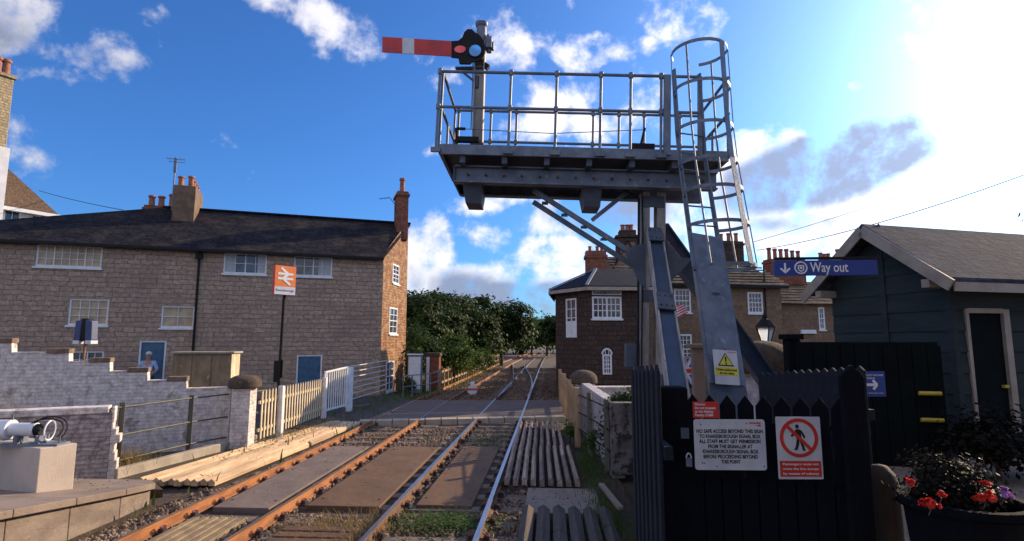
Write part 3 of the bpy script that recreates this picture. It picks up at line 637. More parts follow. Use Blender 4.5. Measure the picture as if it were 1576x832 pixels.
b=MB(); a0=Vector((cr_.x-.65,cr_.y-.3,9.9)); b.tube(a0,a0+Vector((-.05,0,.5)),.02); b.tube(a0+Vector((-.05,0,.5)),a0+Vector((-.35,0,.85)),.018); b.tube(a0+Vector((-.35,0,.85)),a0+Vector((-.95,-.2,.7)),.015)
for k in range(5): b.tube(a0+Vector((-.4-k*.12,-.25,.84-k*.03)),a0+Vector((-.4-k*.12,.2,.84-k*.03)),.01,n=5)
b.build('tv_aerial',M['black'],HA)
# ---------------- white house far left
HB=thing('rendered_house','white rendered house with a tall stone chimney behind the cottage row at the left edge','house',(0,0,0))
def q3(px,py,Y): return gy(px,py,Y)
a=q3(-60,318,38); b_=q3(78,326,44); 
ba=q3(-60,318,38); 
w_=MB(); P=[q3(-120,420,34),q3(70,420,40)]; P[0].z=-.3;P[1].z=-.3; zt=q3(70,326,40).z
dv=(P[1]-P[0]).normalized(); nv=Vector((-dv.y,dv.x,0)); Lh=(P[1]-P[0]).length
hz=math.atan2(dv.y,dv.x); HB.location=(P[0].x,P[0].y,0); HB.rotation_euler=(0,0,hz)
M['render_w']=plain('white_render',(.72,.72,.74),(.62,.62,.65),1.5,.85,.1)
zt=q3(70,330,40).z
wops=[]
for x0,x1,y0,y1 in ((8,30,322,346),(50,60,330,350)):
    s0=gl(x0,y0,P[0],90-math.degrees(hz));s1_=gl(x1,y1,P[0],90-math.degrees(hz)); wops.append([s0[0],s1_[0],s1_[1]-1,s0[1]])
wallmb(Lh,-.3,zt,wops).build('wall',M['render_w'],HB)
for o in wops: win(HB,o[0],0,o[2],o[1]-o[0],o[3]-o[2],2,2,sill=False)
rz_=q3(20,257,44).z
rf=MB(); rf.slab([(-1,-.6,zt-.1),(Lh+.3,-.6,zt-.1),(Lh-3.2,4,rz_),(-1,4,rz_)],.15); rf.slab([(Lh+.3,-.6,zt-.1),(Lh+.3,8.6,zt-.1),(Lh-3.2,4,rz_)],.15)
M['browntile']=masonry('brown_tile_roof',(.16,.105,.07),(.12,.08,.055),(.06,.045,.035),.25,.2,.01,.6,.01,zs=1.6)
rf.build('roof',M['browntile'],HB)
MB().box(-1,Lh+.35,-.72,-.6,zt-.3,zt-.05).build('fascia',M['whitep'],HB)
s2=gl(12,300,P[0],90-math.degrees(hz))[0]
zc=q3(10,138,38).z
MB().box(s2-2.6,s2-.55,-1.2,.4,-.3,q3(10,232,37).z).build('chimney_breast',M['render_w'],HB)
M['ychim']=masonry('pale_chimney_stone',(.52,.42,.26),(.42,.32,.2),(.3,.24,.16),.3,.2,.02,.9,.04,(.2,.15,.1),.5,stain_scale=1.5)
o=MB().box(s2-2.3,s2-.72,-1.0,.2,q3(10,232,37).z,zc).box(s2-2.45,s2-.58,-1.15,.35,zc,zc+.25).build('chimney',M['ychim'],HB,bevel=.03)
for k in (-2.0,-1.5,-1.0):
    b=MB(); pot(b,s2+k,-.3,zc+.25,1.3,.27); b.build('chimney_pot',M['pot'],o,smooth=True)
b=MB(); pot(b,s2+1.9,2.,zt+.9,1.0,.16); b.build('flue',M['pot'],HB,smooth=True)
# ---------------- signal box
SB=thing('signal_box','dark stone signal box with canted corner beside the line','signal box',(0,0,0))
p0,p1,p2=gy(856,590,28.3),gy(907,590,26.2),gy(988,590,26.6); pl=[Vector((.55,33.,0)),p0,p1,p2,Vector((p2.x+.4,33,0))]
ez=5.1
for i in range(4):
    a,c=pl[i],pl[i+1]; a=Vector((a.x,a.y,0)); c=Vector((c.x,c.y,0)); d=c-a; ln=d.length; h=90-math.degrees(math.atan2(d.y,d.x)); ops=[]; q=None
    if i==1: q=[((871,460,888,519),2,4)]
    if i==2: q=[((911,456,957,490),6,3),((927,545,942,576),3,4)]
    for r_,*_ in (q or []):
        s0=gl(r_[0],r_[1],a,h); s1_=gl(r_[2],r_[3],a,h); ops.append([s0[0],s1_[0],s1_[1],s0[1]])
    wallmb(ln,-.3,ez,ops).build('wall',M['boxstone'],SB,loc=a,rz=math.atan2(d.y,d.x))
    for (r_,cc_,rr),o in zip(q or [],ops):
        win(SB,a.x+d.x/ln*o[0],a.y+d.y/ln*o[0],o[2],o[1]-o[0],o[3]-o[2],cc_,rr,rz=math.atan2(d.y,d.x),rec=.04,mull=(3,),bar=.04,fw_=.08,sill=(rr!=4))
    if i==1:
        o=ops[0]; MB().box(o[0]+.08,o[1]-.08,-.01,.02,o[2]+.05,o[2]+(o[3]-o[2])*.42).build('window_board',M['whitep'],SB,loc=a,rz=math.atan2(d.y,d.x))
    if i==2:
        o=ops[0]; sg=MB().box(-.0,o[1]-o[0],-.05,-.004,0,.2).build('name_board',M['signwhite'],SB,loc=(a.x+d.x/ln*o[0],a.y+d.y/ln*o[0],o[3]+.07),rz=math.atan2(d.y,d.x))
        text('KNARESBOROUGH',.17,(o[1]-o[0])/2,.10,M['textblack'],sg,y=-.055,bold=.006,width=(o[1]-o[0])*.92)
        o=ops[1]; # arched head of the lower window
        ar=MB(); w2=(o[1]-o[0])/2; pts=[(o[0]+w2+w2*math.cos(t),-.012,o[3]+w2*1.1*math.sin(t)) for t in [PI*k/12 for k in range(13)]]; ar.path(pts,.045,6); ar.tube((o[0]+w2*.66,-.01,o[3]),(o[0]+w2*.66,-.01,o[3]+w2*.9),.02); ar.tube((o[0]+w2*1.33,-.01,o[3]),(o[0]+w2*1.33,-.01,o[3]+w2*.9),.02)
        ar.build('window_arch',M['whitep'],SB,loc=a,rz=math.atan2(d.y,d.x))
        MB().prism([(o[0]+w2+w2*math.cos(t),o[3]+w2*1.1*math.sin(t)) for t in [PI*k/12 for k in range(13)]],-.004,.02).build('window_head_pane',M['glass'],SB,loc=a,rz=math.atan2(d.y,d.x))
cen=Vector((2.6,30.3,0)); ex_=[]
for v in pl: 
    d=(Vector((v.x,v.y,0))-cen).normalized(); ex_.append(Vector((v.x,v.y,0))+d*.42+Vector((0,0,ez+.02)))
ra=gy(917,414,29.2); rb=Vector((5.2,29.4,ra.z))
rf=MB(); rf.slab([ex_[0],ex_[1],ra],.1); rf.slab([ex_[1],ex_[2],ra],.1); rf.slab([ex_[2],ex_[3]+Vector((.6,0,0)),rb,ra],.1); rf.slab([ex_[4]+Vector((.6,0,0)),ex_[0],ra,rb],.1); rf.slab([ex_[3]+Vector((.6,0,0)),ex_[4]+Vector((.6,0,0)),rb],.1)
rf.build('roof',M['slate2'],SB)
fb=MB()
for a,c in ((ex_[0],ex_[1]),(ex_[1],ex_[2]),(ex_[2],ex_[3]+Vector((.6,0,0)))): fb.beam(a-Vector((0,0,.13)),c-Vector((0,0,.13)),.06,.16)
fb.build('fascia',M['barge'],SB); 
b=MB(); b.beam(ex_[2]+Vector((0,0,.04)),ra+Vector((0,0,.04)),.14,.05); b.beam(ex_[1]+Vector((0,0,.04)),ra+Vector((0,0,.04)),.1,.05); b.build('hip_flashing',M['galv'],SB)
o=MB().box(-.6,.5,-.4,.4,5.3,7.5).box(-.67,.57,-.47,.47,7.1,7.25).build('chimney',M['redbrick'],SB,loc=(gy(918,400,31).x,31,0))
for k in (-.35,.05,.3): b=MB(); pot(b,k,0,7.5,.3,.1); b.build('chimney_pot',M['pot'],o,smooth=True)
# ---------------- stone house row on the right
HD=thing('stone_terrace','honey stone terrace with flagstone roofs behind the signal box and gantry','terrace',(0,0,0))
DC=gy(968,600,33.0); DC=(DC.x,DC.y); DH=75.; HD.location=(DC[0],DC[1],0); HD.rotation_euler=(0,0,R(90-DH))
def fd(px,py): return gl(px,py,DC,DH)
wl=[((1037,444,1064,481),4,4),((1038,514,1066,553),4,5),((1150,449,1175,482),4,4),((1266,472,1278,507),2,4)]
ex1=fd(1201,440)[0]; ex2=fd(1420,460)[0]; e1=fd(1100,437)[1]; e2=fd(1240,466)[1]
ops=[]
for q,*_ in wl: 
    a=fd(q[0],q[1]);c=fd(q[2],q[3]); ops.append([a[0],c[0],c[1],a[1]])
dq=(fd(1043,556)[0],fd(1068,556)[0],-.1,fd(1043,556)[1])
wallmb(ex1,-.3,e1,ops[:3]+[list(dq)]).build('wall',M['rowstone'],HD)
wallmb(ex2-ex1,-.3,e2,[[ops[3][0]-ex1,ops[3][1]-ex1,ops[3][2],ops[3][3]]]).build('wall',M['rowstone'],HD,loc=(ex1,.4,0))
for i,((q,c,r_),o) in enumerate(zip(wl,ops)): win(HD,o[0],.4 if i==3 else 0,o[2],o[1]-o[0],o[3]-o[2],c,r_,sash=True,bar=.035,fw_=.1,rec=.06)
door(HD,dq[0],0,dq[2],dq[1]-dq[0],dq[3]-dq[2],mat='black')
MB().box(fd(1238,510)[0],fd(1261,510)[0],.25,.4,fd(1240,513)[1],fd(1240,507)[1]).build('sill',M['whitep'],HD)
MB().box(dq[0]-.5,dq[1]+.5,-.5,0,dq[3]+.1,dq[3]+.3).build('porch_slab',M['kerb'],HD)
def flagroof(x0,x1,y0,z0,y1,z1,n,name='roof',flip=False):
    b=MB()
    for i in range(n):
        t0=i/n;t1=(i+1)/n; ya=y0+(y1-y0)*t0;yb=y0+(y1-y0)*t1;za=z0+(z1-z0)*t0;zb=z0+(z1-z0)*t1
        x=x0
        while x<x1-.02:
            w_=min(random.uniform(.45,.8),x1-x); j=random.uniform(-.015,.015)
            yb2=yb+.22; 
            b.add([(x,ya-.05,za-.02+j),(x+w_-.01,ya-.05,za-.02+j),(x+w_-.01,yb2,zb-.08),(x,yb2,zb-.08),(x,ya-.05,za+.085+j),(x+w_-.01,ya-.05,za+.085+j),(x+w_-.01,yb2,za+.085+.42*(zb-za)),(x,yb2,za+.085+.42*(zb-za))],[(0,3,2,1),(4,5,6,7),(0,1,5,4),(1,2,6,5),(2,3,7,6),(3,0,4,7)])
            x+=w_
    return b
rz1=gy(1160,400,38).z; rz2=gy(1240,412,38).z
b=flagroof(0,ex1+.3,-.35,e1,3.4,e1+2.0,9); b.slab([(0,7,e1),(0,3.4,e1+2.0),(ex1+.3,3.4,e1+2.0),(ex1+.3,7,e1)],.1); b.build('roof',M['flag'],HD)
b=flagroof(ex1-.1,ex2,.05,e2,3.6,e2+1.75,8); b.slab([(ex1,7,e2),(ex1,3.6,e2+1.75),(ex2,3.6,e2+1.75),(ex2,7,e2)],.1); b.build('roof',M['flag'],HD)
MB().box(0,ex1+.28,-.42,-.3,e1-.22,e1-.03).build('gutter',M['black'],HD); 
MB().prism([(0,-.3),(0,e1),(0,e1)],0,.1)
gb=MB()
gb.add([(ex1+.001,0,-.3),(ex1+.001,6.8,-.3),(ex1+.001,6.8,e1),(ex1+.001,3.4,e1+1.9),(ex1+.001,0,e1)],[(0,1,2,3,4)])
gb.add([(0,0,-.3),(0,6.8,-.3),(0,6.8,e1),(0,3.4,e1+1.9),(0,0,e1)],[(4,3,2,1,0)]); gb.add([(0,6.8,-.3),(ex2,6.8,-.3),(ex2,6.8,e2),(0,6.8,e2)],[(0,1,2,3)])
gb.build('gable_wall',M['rowstone'],HD)
xd=fd(1176,450)[0]; MB().tube((xd,-.08,0),(xd,-.08,fd(1176,408)[1]),.045).build('downpipe',M['black'],HD)
def chim_px(x0,x1,ytop,yb,Yd,mat,pots,ph,cap=True):
    a=fd(x0,400)[0]; k=(Yd/ (DC[1]+ (a)*math.cos(R(DH)))) 
    c=fd(x1,400)[0]; cx=(a+c)/2
    # move back by local y=3.4 while keeping apparent place
    lw=(c-a)*1.1; P_=gy((x0+x1)/2,ytop,Yd); rel=Vector((P_.x-DC[0],P_.y-DC[1])); u=Vector((math.sin(R(DH)),math.cos(R(DH)))); v=Vector((-u.y,u.x))
    lx,ly=rel.dot(u),rel.dot(v); zt_=P_.z
    pts=[(lx-lw/2+lw*(i+.5)/pots,ly,ph*random.uniform(.85,1.15)) for i in range(pots)] if pots else []
    return chimney(HD,lx-lw/2,lx+lw/2,ly-.4,ly+.4,gy(x0,yb,Yd).z-.6,zt_,mat,pts,pr_=.14)
chim_px(1104,1139,372,410,38.5,M['boxstone'],3,.55); chim_px(1180,1233,400,425,39,M['redbrick'],6,.75); 
chim_px(1260,1278,400,420,40,M['redbrick'],3,.45); chim_px(1284,1296,402,420,40,M['redbrick'],1,.8)
# stone gable house with big stack, behind the signal box
HE=thing('gabled_house','tall stone gable end with a sooty broken chimney stack behind the signal box roof','house',(0,0,0))
g0,g1=gy(930,440,35),gy(1004,440,35); gp=gy(972,372,35); HE.location=(g0.x,35,0); gw=g1.x-g0.x
MB().prism([(0,-.3),(gw,-.3),(gw,g0.z),(gw*.66,gp.z),(gw*.5,gp.z),(0,g0.z-.2)],0,5).build('wall',M['rowstone'],HE)
rf=MB(); rf.slab([(-.2,-.1,g0.z-.3),(gw*.5,-.1,gp.z+.1),(gw*.5,5,gp.z+.1),(-.2,5,g0.z-.3)],.12); rf.slab([(gw*.52,-.1,gp.z+.1),(gw+.2,-.1,g0.z-.2),(gw+.2,5,g0.z-.2),(gw*.52,5,gp.z+.1)],.12); rf.build('roof',M['slate'],HE)
o=MB().box(gw*.3,gw*.78,.3,1.3,gp.z-1.5,gp.z+.35).box(gw*.27,gw*.81,.2,1.4,gp.z+.35,gp.z+.5).box(gw*.36,gw*.72,.4,1.2,gp.z+.5,gp.z+.85).build('chimney',M['boxstone'],HE,bevel=.04)
for k in (.45,.55,.63): b=MB(); pot(b,gw*k,.8,gp.z+.85,.4,.15); b.build('chimney_pot',M['pot'],o,smooth=True)
a=gy(960,412,34.9); 
MB().box(gw*.42,gw*.5,-.03,.02,a.z-.6,a.z+.3).build('window',M['glass'],HE)
# flags
fo=fd(1040,480); 
def flag_uj(name,lab,loc,rz,w,h,tilt,stripes=False):
    t=thing(name,lab,'flag',loc,rz); t.rotation_euler=(0,tilt,rz)
    def cloth(u0,u1,v0,v1,n=8,off=0.):
        vs=[];fs=[]
        for i in range(n+1):
            for j in (0,1):
                u=u0+(u1-u0)*i/n; v=v0+(v1-v0)*j; vs.append((u*w,-.04*math.sin(u*7)-off,v*h))
        for i in range(n): fs.append((2*i,2*i+2,2*i+3,2*i+1))
        return vs,fs
    def poly(b,pts,off):
        vs=[(u*w,-.04*math.sin(u*7)-off,v*h) for u,v in pts]; b.add(vs,[tuple(range(len(vs)))])
    if stripes:
        b=MB()
        for i in range(9): b.mi=i%2; b.add(*cloth(0,1,i/9,(i+1)/9))
        b.mi=2; b.add(*cloth(0,.42,.45,1.,off=.004)); b.build('cloth',[M['signred'],M['signwhite'],M['signblue']],t)
    else:
        b=MB(); b.mi=2; b.add(*cloth(0,1,0,1))
        b.mi=1
        for A,B in (((0,0),(1,1)),((0,1),(1,0))):
            d=Vector((B[0]-A[0],(B[1]-A[1]))); n_=Vector((-d.y,d.x)).normalized()*.09
            for k in range(8):
                a=Vector(A)+d*k/8; c=Vector(A)+d*(k+1)/8; poly(b,[a-n_,c-n_,c+n_,a+n_],.003)
        b.add(*cloth(0,1,.35,.65,off=.006)); b.add(*cloth(.38,.62,0,1,off=.006))
        b.mi=0; b.add(*cloth(0,1,.41,.59,off=.009)); b.add(*cloth(.43,.57,0,1,off=.0095)); b.build('cloth',[M['signred'],M['signwhite'],M['signblue']],t)
    MB().tube((-.01,0,-.1),(-.01,0,h+.15),.015).build('flag_stick',M['whitep'],t); return t
pf=gy(1036,492,32.2); flag_uj('striped_flag','red and white striped flag hanging below the upper sash window','',0,0,0,0) if False else None
flag_uj('striped_flag','red and white striped flag hanging below the upper window of the terrace',pf,R(10),.95,.6,R(-25),True)
pf=gy(1046,590,32.0); flag_uj('union_flag','British union flag draped at the terrace doorway',pf,R(15),.75,1.35,0)
# ---------------- left: stepped white wall, pillar, low wall, fences
WP=(-7.95,14.25); WH=64.
def fw2(px,py): return gl(px,py,WP,WH)
SW=thing('stepped_wall','long white painted brick wall stepping down towards the domed gate pillar','wall',(WP[0],WP[1],0),R(90-WH))
lv=[(-60,18,527),(18,106,543),(106,169,557),(169,227,572),(227,287,586),(287,356,598)]
pts=[];cp=[]
for x0,x1,y in lv:
    a=fw2(x0,y);c=fw2(x1,y); z=(a[1]+c[1])/2; pts.append((a[0],c[0],z))
prof=[(pts[0][0],-.5)]
for a,c,z in pts: prof+=[(a,z),(c,z)]
prof+=[(pts[-1][1],-.5)]
b=MB()
b.prism(prof,0,.3)
M['gw2']=M['paintbrick']
b.build('wall',M['paintbrick'],SW)
for a,c,z in pts[:-1]:
    o=MB().box(c-.42,c+.02,-.03,.33,z-.01,z+.10).build('coping_brick',M['coping'],SW,bevel=.015)
for a,c,z in pts: MB().box(a+.02,c-.43 if (a,c,z)!=pts[-1] else c,-.012,.31,z-.0,z+.025).build('coping_mortar',M['paintbrick'],SW)
def pillar(name,lab,x,y,z0,z1,w,mat,rz=0,dome=.34,group='domed gate pillars',dr=1.45):
    t=thing(name,lab,'gate pillar',(x,y,z0),rz,group)
    MB().box(-w/2,w/2,-w/2,w/2,-.2,z1-z0).build('shaft',mat,t,bevel=.012)
    r=w*.5*dr; pf=[(r*.93,0),(r,.03),(r,.14)]+[(r*math.cos(a),.14+dome*math.sin(a)) for a in [PI/2*k/7 for k in range(1,7)]]+[(.01,.14+dome)]
    MB().lathe(pf,(0,0,z1-z0),20).build('capstone',M['capstone'],t,smooth=True); return t
pillar('gate_pillar','white brick pillar with a brown domed capstone at the left end of the cream picket fence',-7.80,14.25,0,1.42,.46,M['paintbrick'],R(8),.2,dr=1.75)
q=gz(898,650,0)
LWP=(-8.55,10.85); LWH=58.
def fl(px,py): return gl(px,py,LWP,LWH)
LW=thing('low_wall','low flaking brick wall with a broken white end behind the concrete block','wall',(LWP[0],LWP[1],0),R(90-LWH))
zt=fl(120,627)[1]; x0=fl(-60,640)[0]
b=MB().box(x0,-.05,0,.34,-.3,zt-.13)
b.build('wall',M['oldpaint'],LW)
MB().box(x0,-.1,-.03,.37,zt-.129,zt).build('coping',M['paintbrick'],LW,bevel=.02)
b=MB(); zz=[-.3,.1,.3,.45,.62,.78,.9,1.02,zt-.02]; xx=[.10,.10,.06,.04,.12,.05,-.01,.0,-.05]
for i in range(len(zz)-1): b.box(-.049,xx[i],.0+.01*(i%2),.33+.01*(i%3),zz[i],zz[i+1]-.002)
b.build('broken_end',M['paintbrick'],LW,bevel=.015)
# grey green post-and-tube fence
GF=thing('post_and_rail_fence','greenish steel post and tube rail fence in front of the white wall on the left','fence',(0,0,0))
ps=[gz(180,725,0),gz(289,697,0),gz(363,682,0)]
tops=[1.36,1.33,1.30]
tp=[]
for p_,h_ in zip(ps,tops):
    b=MB(); b.box(-.05,.05,-.008,.008,-.1,h_); b.box(-.05,-.034,-.008,.07,-.1,h_); b.build('post',M['greenmetal'],GF,loc=p_,rz=R(20),bevel=.004)
for k,zr in enumerate((.93,.52,.15)):
    b=MB(); A=ps[0]+Vector((-.15,-.35,0)); pts_=[A]+ps+[ps[2]+Vector((.3,.9,0))]
    b.path([p_+Vector((0,0,zr*tops[0])) for p_ in pts_],.02,8); b.build('rail',M['greenmetal'],GF,smooth=True)
kk=MB(); A=gz(175,732,0);B=gz(392,676,0); kk.beam(A+Vector((0,0,.02)),B+Vector((0,0,.02)),.16,.22); struct(kk.build('kerb_stone',M['kerb'],bevel=.02))
# cream picket fence
PF=thing('picket_fence','cream wooden picket fence between the domed pillar and the white gate','fence',(0,0,0))
A=Vector((-7.62,14.75,0));B=Vector((-7.95,19.75,0)); n=24
for i in range(n):
    p_=A.lerp(B,(i+.5)/n); MB().prism([(-.035,0),(.035,0),(.035,1.20),(0,1.27),(-.035,1.20)],-.011,.011).build('picket',M['creamp'],PF,loc=(p_.x,p_.y,.05),rz=R(94))
for z in (.28,1.0): MB().beam(A+Vector((-.04,0,z)),B+Vector((-.04,0,z)),.05,.08).build('fence_rail',M['creamp'],PF)
for t_ in (.24,.99): p_=A.lerp(B,t_); MB().box(-.07,.07,-.07,.07,-.1,1.34).build('post',M['whitep'],PF,loc=(p_.x+.06,p_.y,0),bevel=.01)
# white gate and grey tubular gate
WG=thing('wicket_gate','white slatted metal gate at the end of the picket fence','gate',(-8.02,20.0,0),R(80))
b=MB(); b.box(0,.06,-.03,.03,.1,1.5); b.box(1.5,1.56,-.03,.03,.1,1.62); b.beam((0,0,1.5),(1.55,0,1.62),.06,.06); b.beam((0,0,.15),(1.55,0,.2),.06,.06); b.build('gate_frame',M['whitep'],WG)
for k in range(9):
    x=.17+k*.15; MB().box(x-.02,x+.02,-.012,.012,.16,1.52+.008*k).build('bar',M['whitep'],WG)
MB().box(1.62,1.92,-.06,.06,-.1,1.6).build('gate_post',M['whitep'],WG,bevel=.01)
TG=thing('tubular_gate','grey galvanised tubular farm gate standing before the cottage','gate',(-7.95,21.9,0),R(85))
b=MB(); b.tube((0,0,.25),(0,0,1.62),.03); b.tube((4.3,0,.35),(4.3,0,1.75),.03); b.build('gate_frame',M['railgrey'],TG,smooth=True)
for k in range(7):
    z=.3+k*(1.3/6); MB().tube((0,0,z),(4.3,0,z+.1),.024).build('gate_rail',M['railgrey'],TG,smooth=True)
MB().tube((-.12,0,-.1),(-.12,0,1.75),.05).build('gate_post',M['galv'],TG,smooth=True)
b=MB(); b.path([(-.12,-.1,.3),(.0,-.2,.12),(.8,-.3,.04),(1.5,-.4,.03)],.02); b.build('drop_bolt',M['galv'],TG)
# relay cabinet
cc_=gy(262,600,16.8); c2_=gy(340,600,16.8)
RC=thing('relay_cabinet','large brown stained equipment cabinet with a pale lit end behind the white wall','cabinet',(cc_.x,16.8,0),R(12))
wv=c2_.x-cc_.x+.1; zt=gy(300,544,16.8).z
MB().box(0,wv,0,.7,-.1,zt).build('body',M['cabinet'],RC,bevel=.01)
for a in (.02,.35,.68): MB().box(wv*a+.01,wv*(a+.31),-.02,-.002,.1,zt-.06).build('cabinet_door',M['cabinet'],RC,bevel=.006)
MB().box(-.06,wv+.1,-.08,.78,zt,zt+.06).build('lid',M['kerb'],RC,bevel=.01)
MB().box(wv+.001,wv+.03,-.04,.72,0,zt).build('lit_end_panel',M['creamp'],RC)  # sunlit side put into the colour as a paler panel
# station sign
sp_=gy(428,600,17.3)
SS=thing('station_sign','orange station sign with a white double arrow on a tall dark pole','sign',(sp_.x,17.3,0),0)
MB().tube((0,0,-.1),(.05,0,4.05),.055).build('pole',M['black'],SS,smooth=True)
MB().box(-.12,.10,-.12,.12,1.35,2.0).box(.12,.16,-.1,.1,1.5,2.05).build('control_box',M['black'],SS,bevel=.01)
SP=MB().box(-.36,.36,-.06,.06,-.46,.46).build('sign_box',M['signred'],SS,loc=(.08,-.12,4.5),rz=R(56),bevel=.008)
MB().box(-.35,.35,-.068,-.061,-.2,.45).build('orange_panel',M['orange'],SP); MB().box(-.35,.35,-.068,-.061,-.45,-.202).build('name_panel',M['signwhite'],SP)
b=MB(); 
def stroke(b,p,q,w,y0=-.075,y1=-.069):
    p=Vector(p);q=Vector(q);d=(q-p).normalized();n=Vector((-d.y,d.x))*w/2; b.prism([tuple(p-n),tuple(q-n),tuple(q+n),tuple(p+n)],y0,y1)
cz=.125
stroke(b,(-.26,cz+.075),(.26,cz+.075),.068); stroke(b,(-.26,cz-.075),(.26,cz-.075),.068,-.0752,-.069)
stroke(b,(-.16,cz+.26),(.07,cz+.09),.07,-.0758,-.069); stroke(b,(.10,cz+.08),(-.10,cz-.08),.07,-.0762,-.069); stroke(b,(-.07,cz-.09),(.16,cz-.26),.07,-.0766,-.069)
b.build('double_arrow',M['textwhite'],SP)
text('Knaresborough',.1,0,-.32,M['textblack'],SP,y=-.072,width=.6)
# loudspeaker pair on a post
lp=gy(128,560,15.2)
LS=thing('loudspeaker_post','pair of dark blue horn loudspeakers on a thin post above the white wall','loudspeaker',(lp.x,15.2,0))
zz=gy(128,508,15.2).z
MB().tube((0,0,0),(0,0,zz+.3),.035).build('post',M['rusty'],LS,smooth=True)
M['spkblue']=plain('blue_speaker_casing',(.035,.055,.16),(.025,.04,.11),4,.5,.1)
for s_ in (-1,1):
    b=MB(); b.add([(s_*.05,-.12,.3),(s_*.24,-.12,.26),(s_*.27,-.12,-.28),(s_*.08,-.12,-.3),(s_*.05,.12,.3),(s_*.24,.12,.26),(s_*.27,.12,-.28),(s_*.08,.12,-.3)],[(0,1,2,3),(7,6,5,4),(0,4,5,1),(1,5,6,2),(2,6,7,3),(3,7,4,0)])
    o=b.build('loudspeaker',M['spkblue'],LS,loc=(0,0,zz),bevel=.02); MB().box(min(s_*.09,s_*.27),max(s_*.09,s_*.27),-.122,.122,-.38,-.285).build('horn_rim',M['signwhite'],o)
MB().box(-.12,.12,-.1,.1,zz-.28,zz+.33).build('bracket',M['black'],LS,bevel=.02)
# concrete block and white barrier machine
zb=pz(7.2)
fbl=gz(55,755,.30); 
vA=gz(55,755,.36)
d1=gz(113,748,.36)-vA; dd=Vector((d1.x,d1.y)).normalized()
hb=gl(55,690,(vA.x,vA.y),0.01)[1]
hb=gy(55,690,vA.y).z-.36
al=math.atan2(d1.y,d1.x)
Lb=(d1.length)
bo=MB().box(-1.35,0,0,.52,-.15,hb).build('concrete_block',M['conc2'],loc=vA,rz=R(-19),bevel=.012)
tag(bo,'plain square concrete block on the left platform ramp carrying the white tube machine','concrete block')
print('block',vA,d1,hb,math.degrees(al))
BM=thing('trackside_machine','white tubular machine with a black cable loop lying on the concrete block','machine',tuple(vA+Vector((0,0,hb))),0)
BM.rotation_euler=(0,0,R(8)); BM.location=vA+Vector((-.62,-.15,hb))
MB().box(-.35,.75,.25,.55,.002,.03).build('base_plate',M['galv'],BM)
b=MB(); b.tube((-1.6,.4,.22),(-.05,.4,.24),.155,n=24); b.build('casing',M['whitep'],BM,smooth=True)
b=MB(); b.tube((-.05,.4,.24),(.32,.4,.235),.105,n=20); b.lathe([(.12,0),(.12,.02)],(0,0,0),4); b.v=b.v[:40];b.f=b.f[:22];b.m=b.m[:22]; b.build('barrel',M['whitep'],BM,smooth=True)
b=MB(); b.tube((.32,.4,.235),(.40,.4,.235),.09,n=16); b.build('end_plug',M['black'],BM,smooth=True)
b=MB(); b.path([(.52+.01*math.cos(t),.4+.0+.12*math.sin(t),.22+.15*math.cos(t)) for t in [2*PI*k/20 for k in range(20)]],.014,6,closed=True); b.build('guard_ring',M['whitep'],BM,smooth=True)
b=MB(); b.tube((.3,.36,.24),(.55,.36,.24),.012); b.build('rod',M['galv'],BM)
for r_,o_ in ((.18,.0),(.21,.06)):
    b=MB(); b.path([(.45+o_+.25*math.cos(t),.42+.05*math.sin(t*2),.22+r_*math.sin(t)) for t in [2*PI*k/22-.6 for k in range(20)]],.011,6); b.build('cable',M['black'],BM,smooth=True)
for x in (-.3,.1,.42):
    b=MB(); b.box(x-.03,x+.03,.28,.52,.03,.15); b.tube((x,.3,.03),(x,.3,.12),.018); b.build('clamp',M['galv'],BM)
b=MB(); b.tube((.68,.4,.03),(.68,.4,.13),.012); b.tube((-.05,.4,.39),(-.05,.4,.48),.012); b.build('stud',M['galv'],BM)
tag(MB().add([(0,0,0),(.9,.15,0),(.95,.12,-.05),(.9,.15,.05),(.04,.05,.5),(0,.0,.5)],[(0,1,4,5),(1,2,3)]).build('yellow_board',M['yellow'],loc=(gy(0,640,11.5).x-.6,11.5,gy(0,640,11.5).z-.1)),'yellow painted board leaning on the white wall at the left edge of the photo','board')
M['oldstain']=plain('stained_old_wall',(.20,.17,.17),(.07,.055,.055),2.2,.95,.6,spots=(.03,.03,.025),spot_lo=.5,spot_scale=4.)
# ---------------- right: pillar, timber paling, white walls, post fence
q=gy(898,590,19.3)
pillar('gate_pillar','white brick pillar with a sooty domed capstone in front of the signal box',gy(898,590,18.6).x,18.6,0,gy(898,590,18.6).z,.62,M['graywall'],R(8),.30)
TP=thing('paling_fence','short weathered timber paling fence on the right of the crossing','fence',(0,0,0))
M['palew']=plain('weathered_paling',(.42,.28,.16),(.25,.16,.09),3,.85,.4,stretch=(3,3,.3),spots=(.12,.08,.05),spot_lo=.6)
A=Vector((.67,15.0,0));B=Vector((.40,25.5,0)); n=42
for i in range(n):
    p_=A.lerp(B,(i+.5)/n); MB().prism([(-.06,0),(.06,0),(.06,1.26),(0,1.36),(-.06,1.26)],-.012,.012).build('pale',M['palew'],TP,loc=(p_.x,p_.y,.0+.03*random.random()),rz=R(90))
for z in (.3,.95): MB().beam(A+Vector((.04,0,z)),B+Vector((.04,0,z)),.05,.09).build('fence_rail',M['palew'],TP)
for yy in (15.,18.3,21.5,25.): MB().box(-.07,.07,-.07,.07,-.1,1.4).build('post',M['palew'],TP,loc=(.70-.026*(yy-15),yy+.1,0))
ww=MB(); a=gy(905,600,17.9); c=gy(988,600,17.9)
RW=thing('painted_wall','white painted wall with a crack running right of the second pillar','wall',(gy(912,600,17.5).x,17.6,0),R(6))
wl_=c.x-gy(912,600,17.5).x+.6
MB().box(0,wl_,0,.3,-.2,gy(950,598,17.6).z).build('wall',M['graywall'],RW)
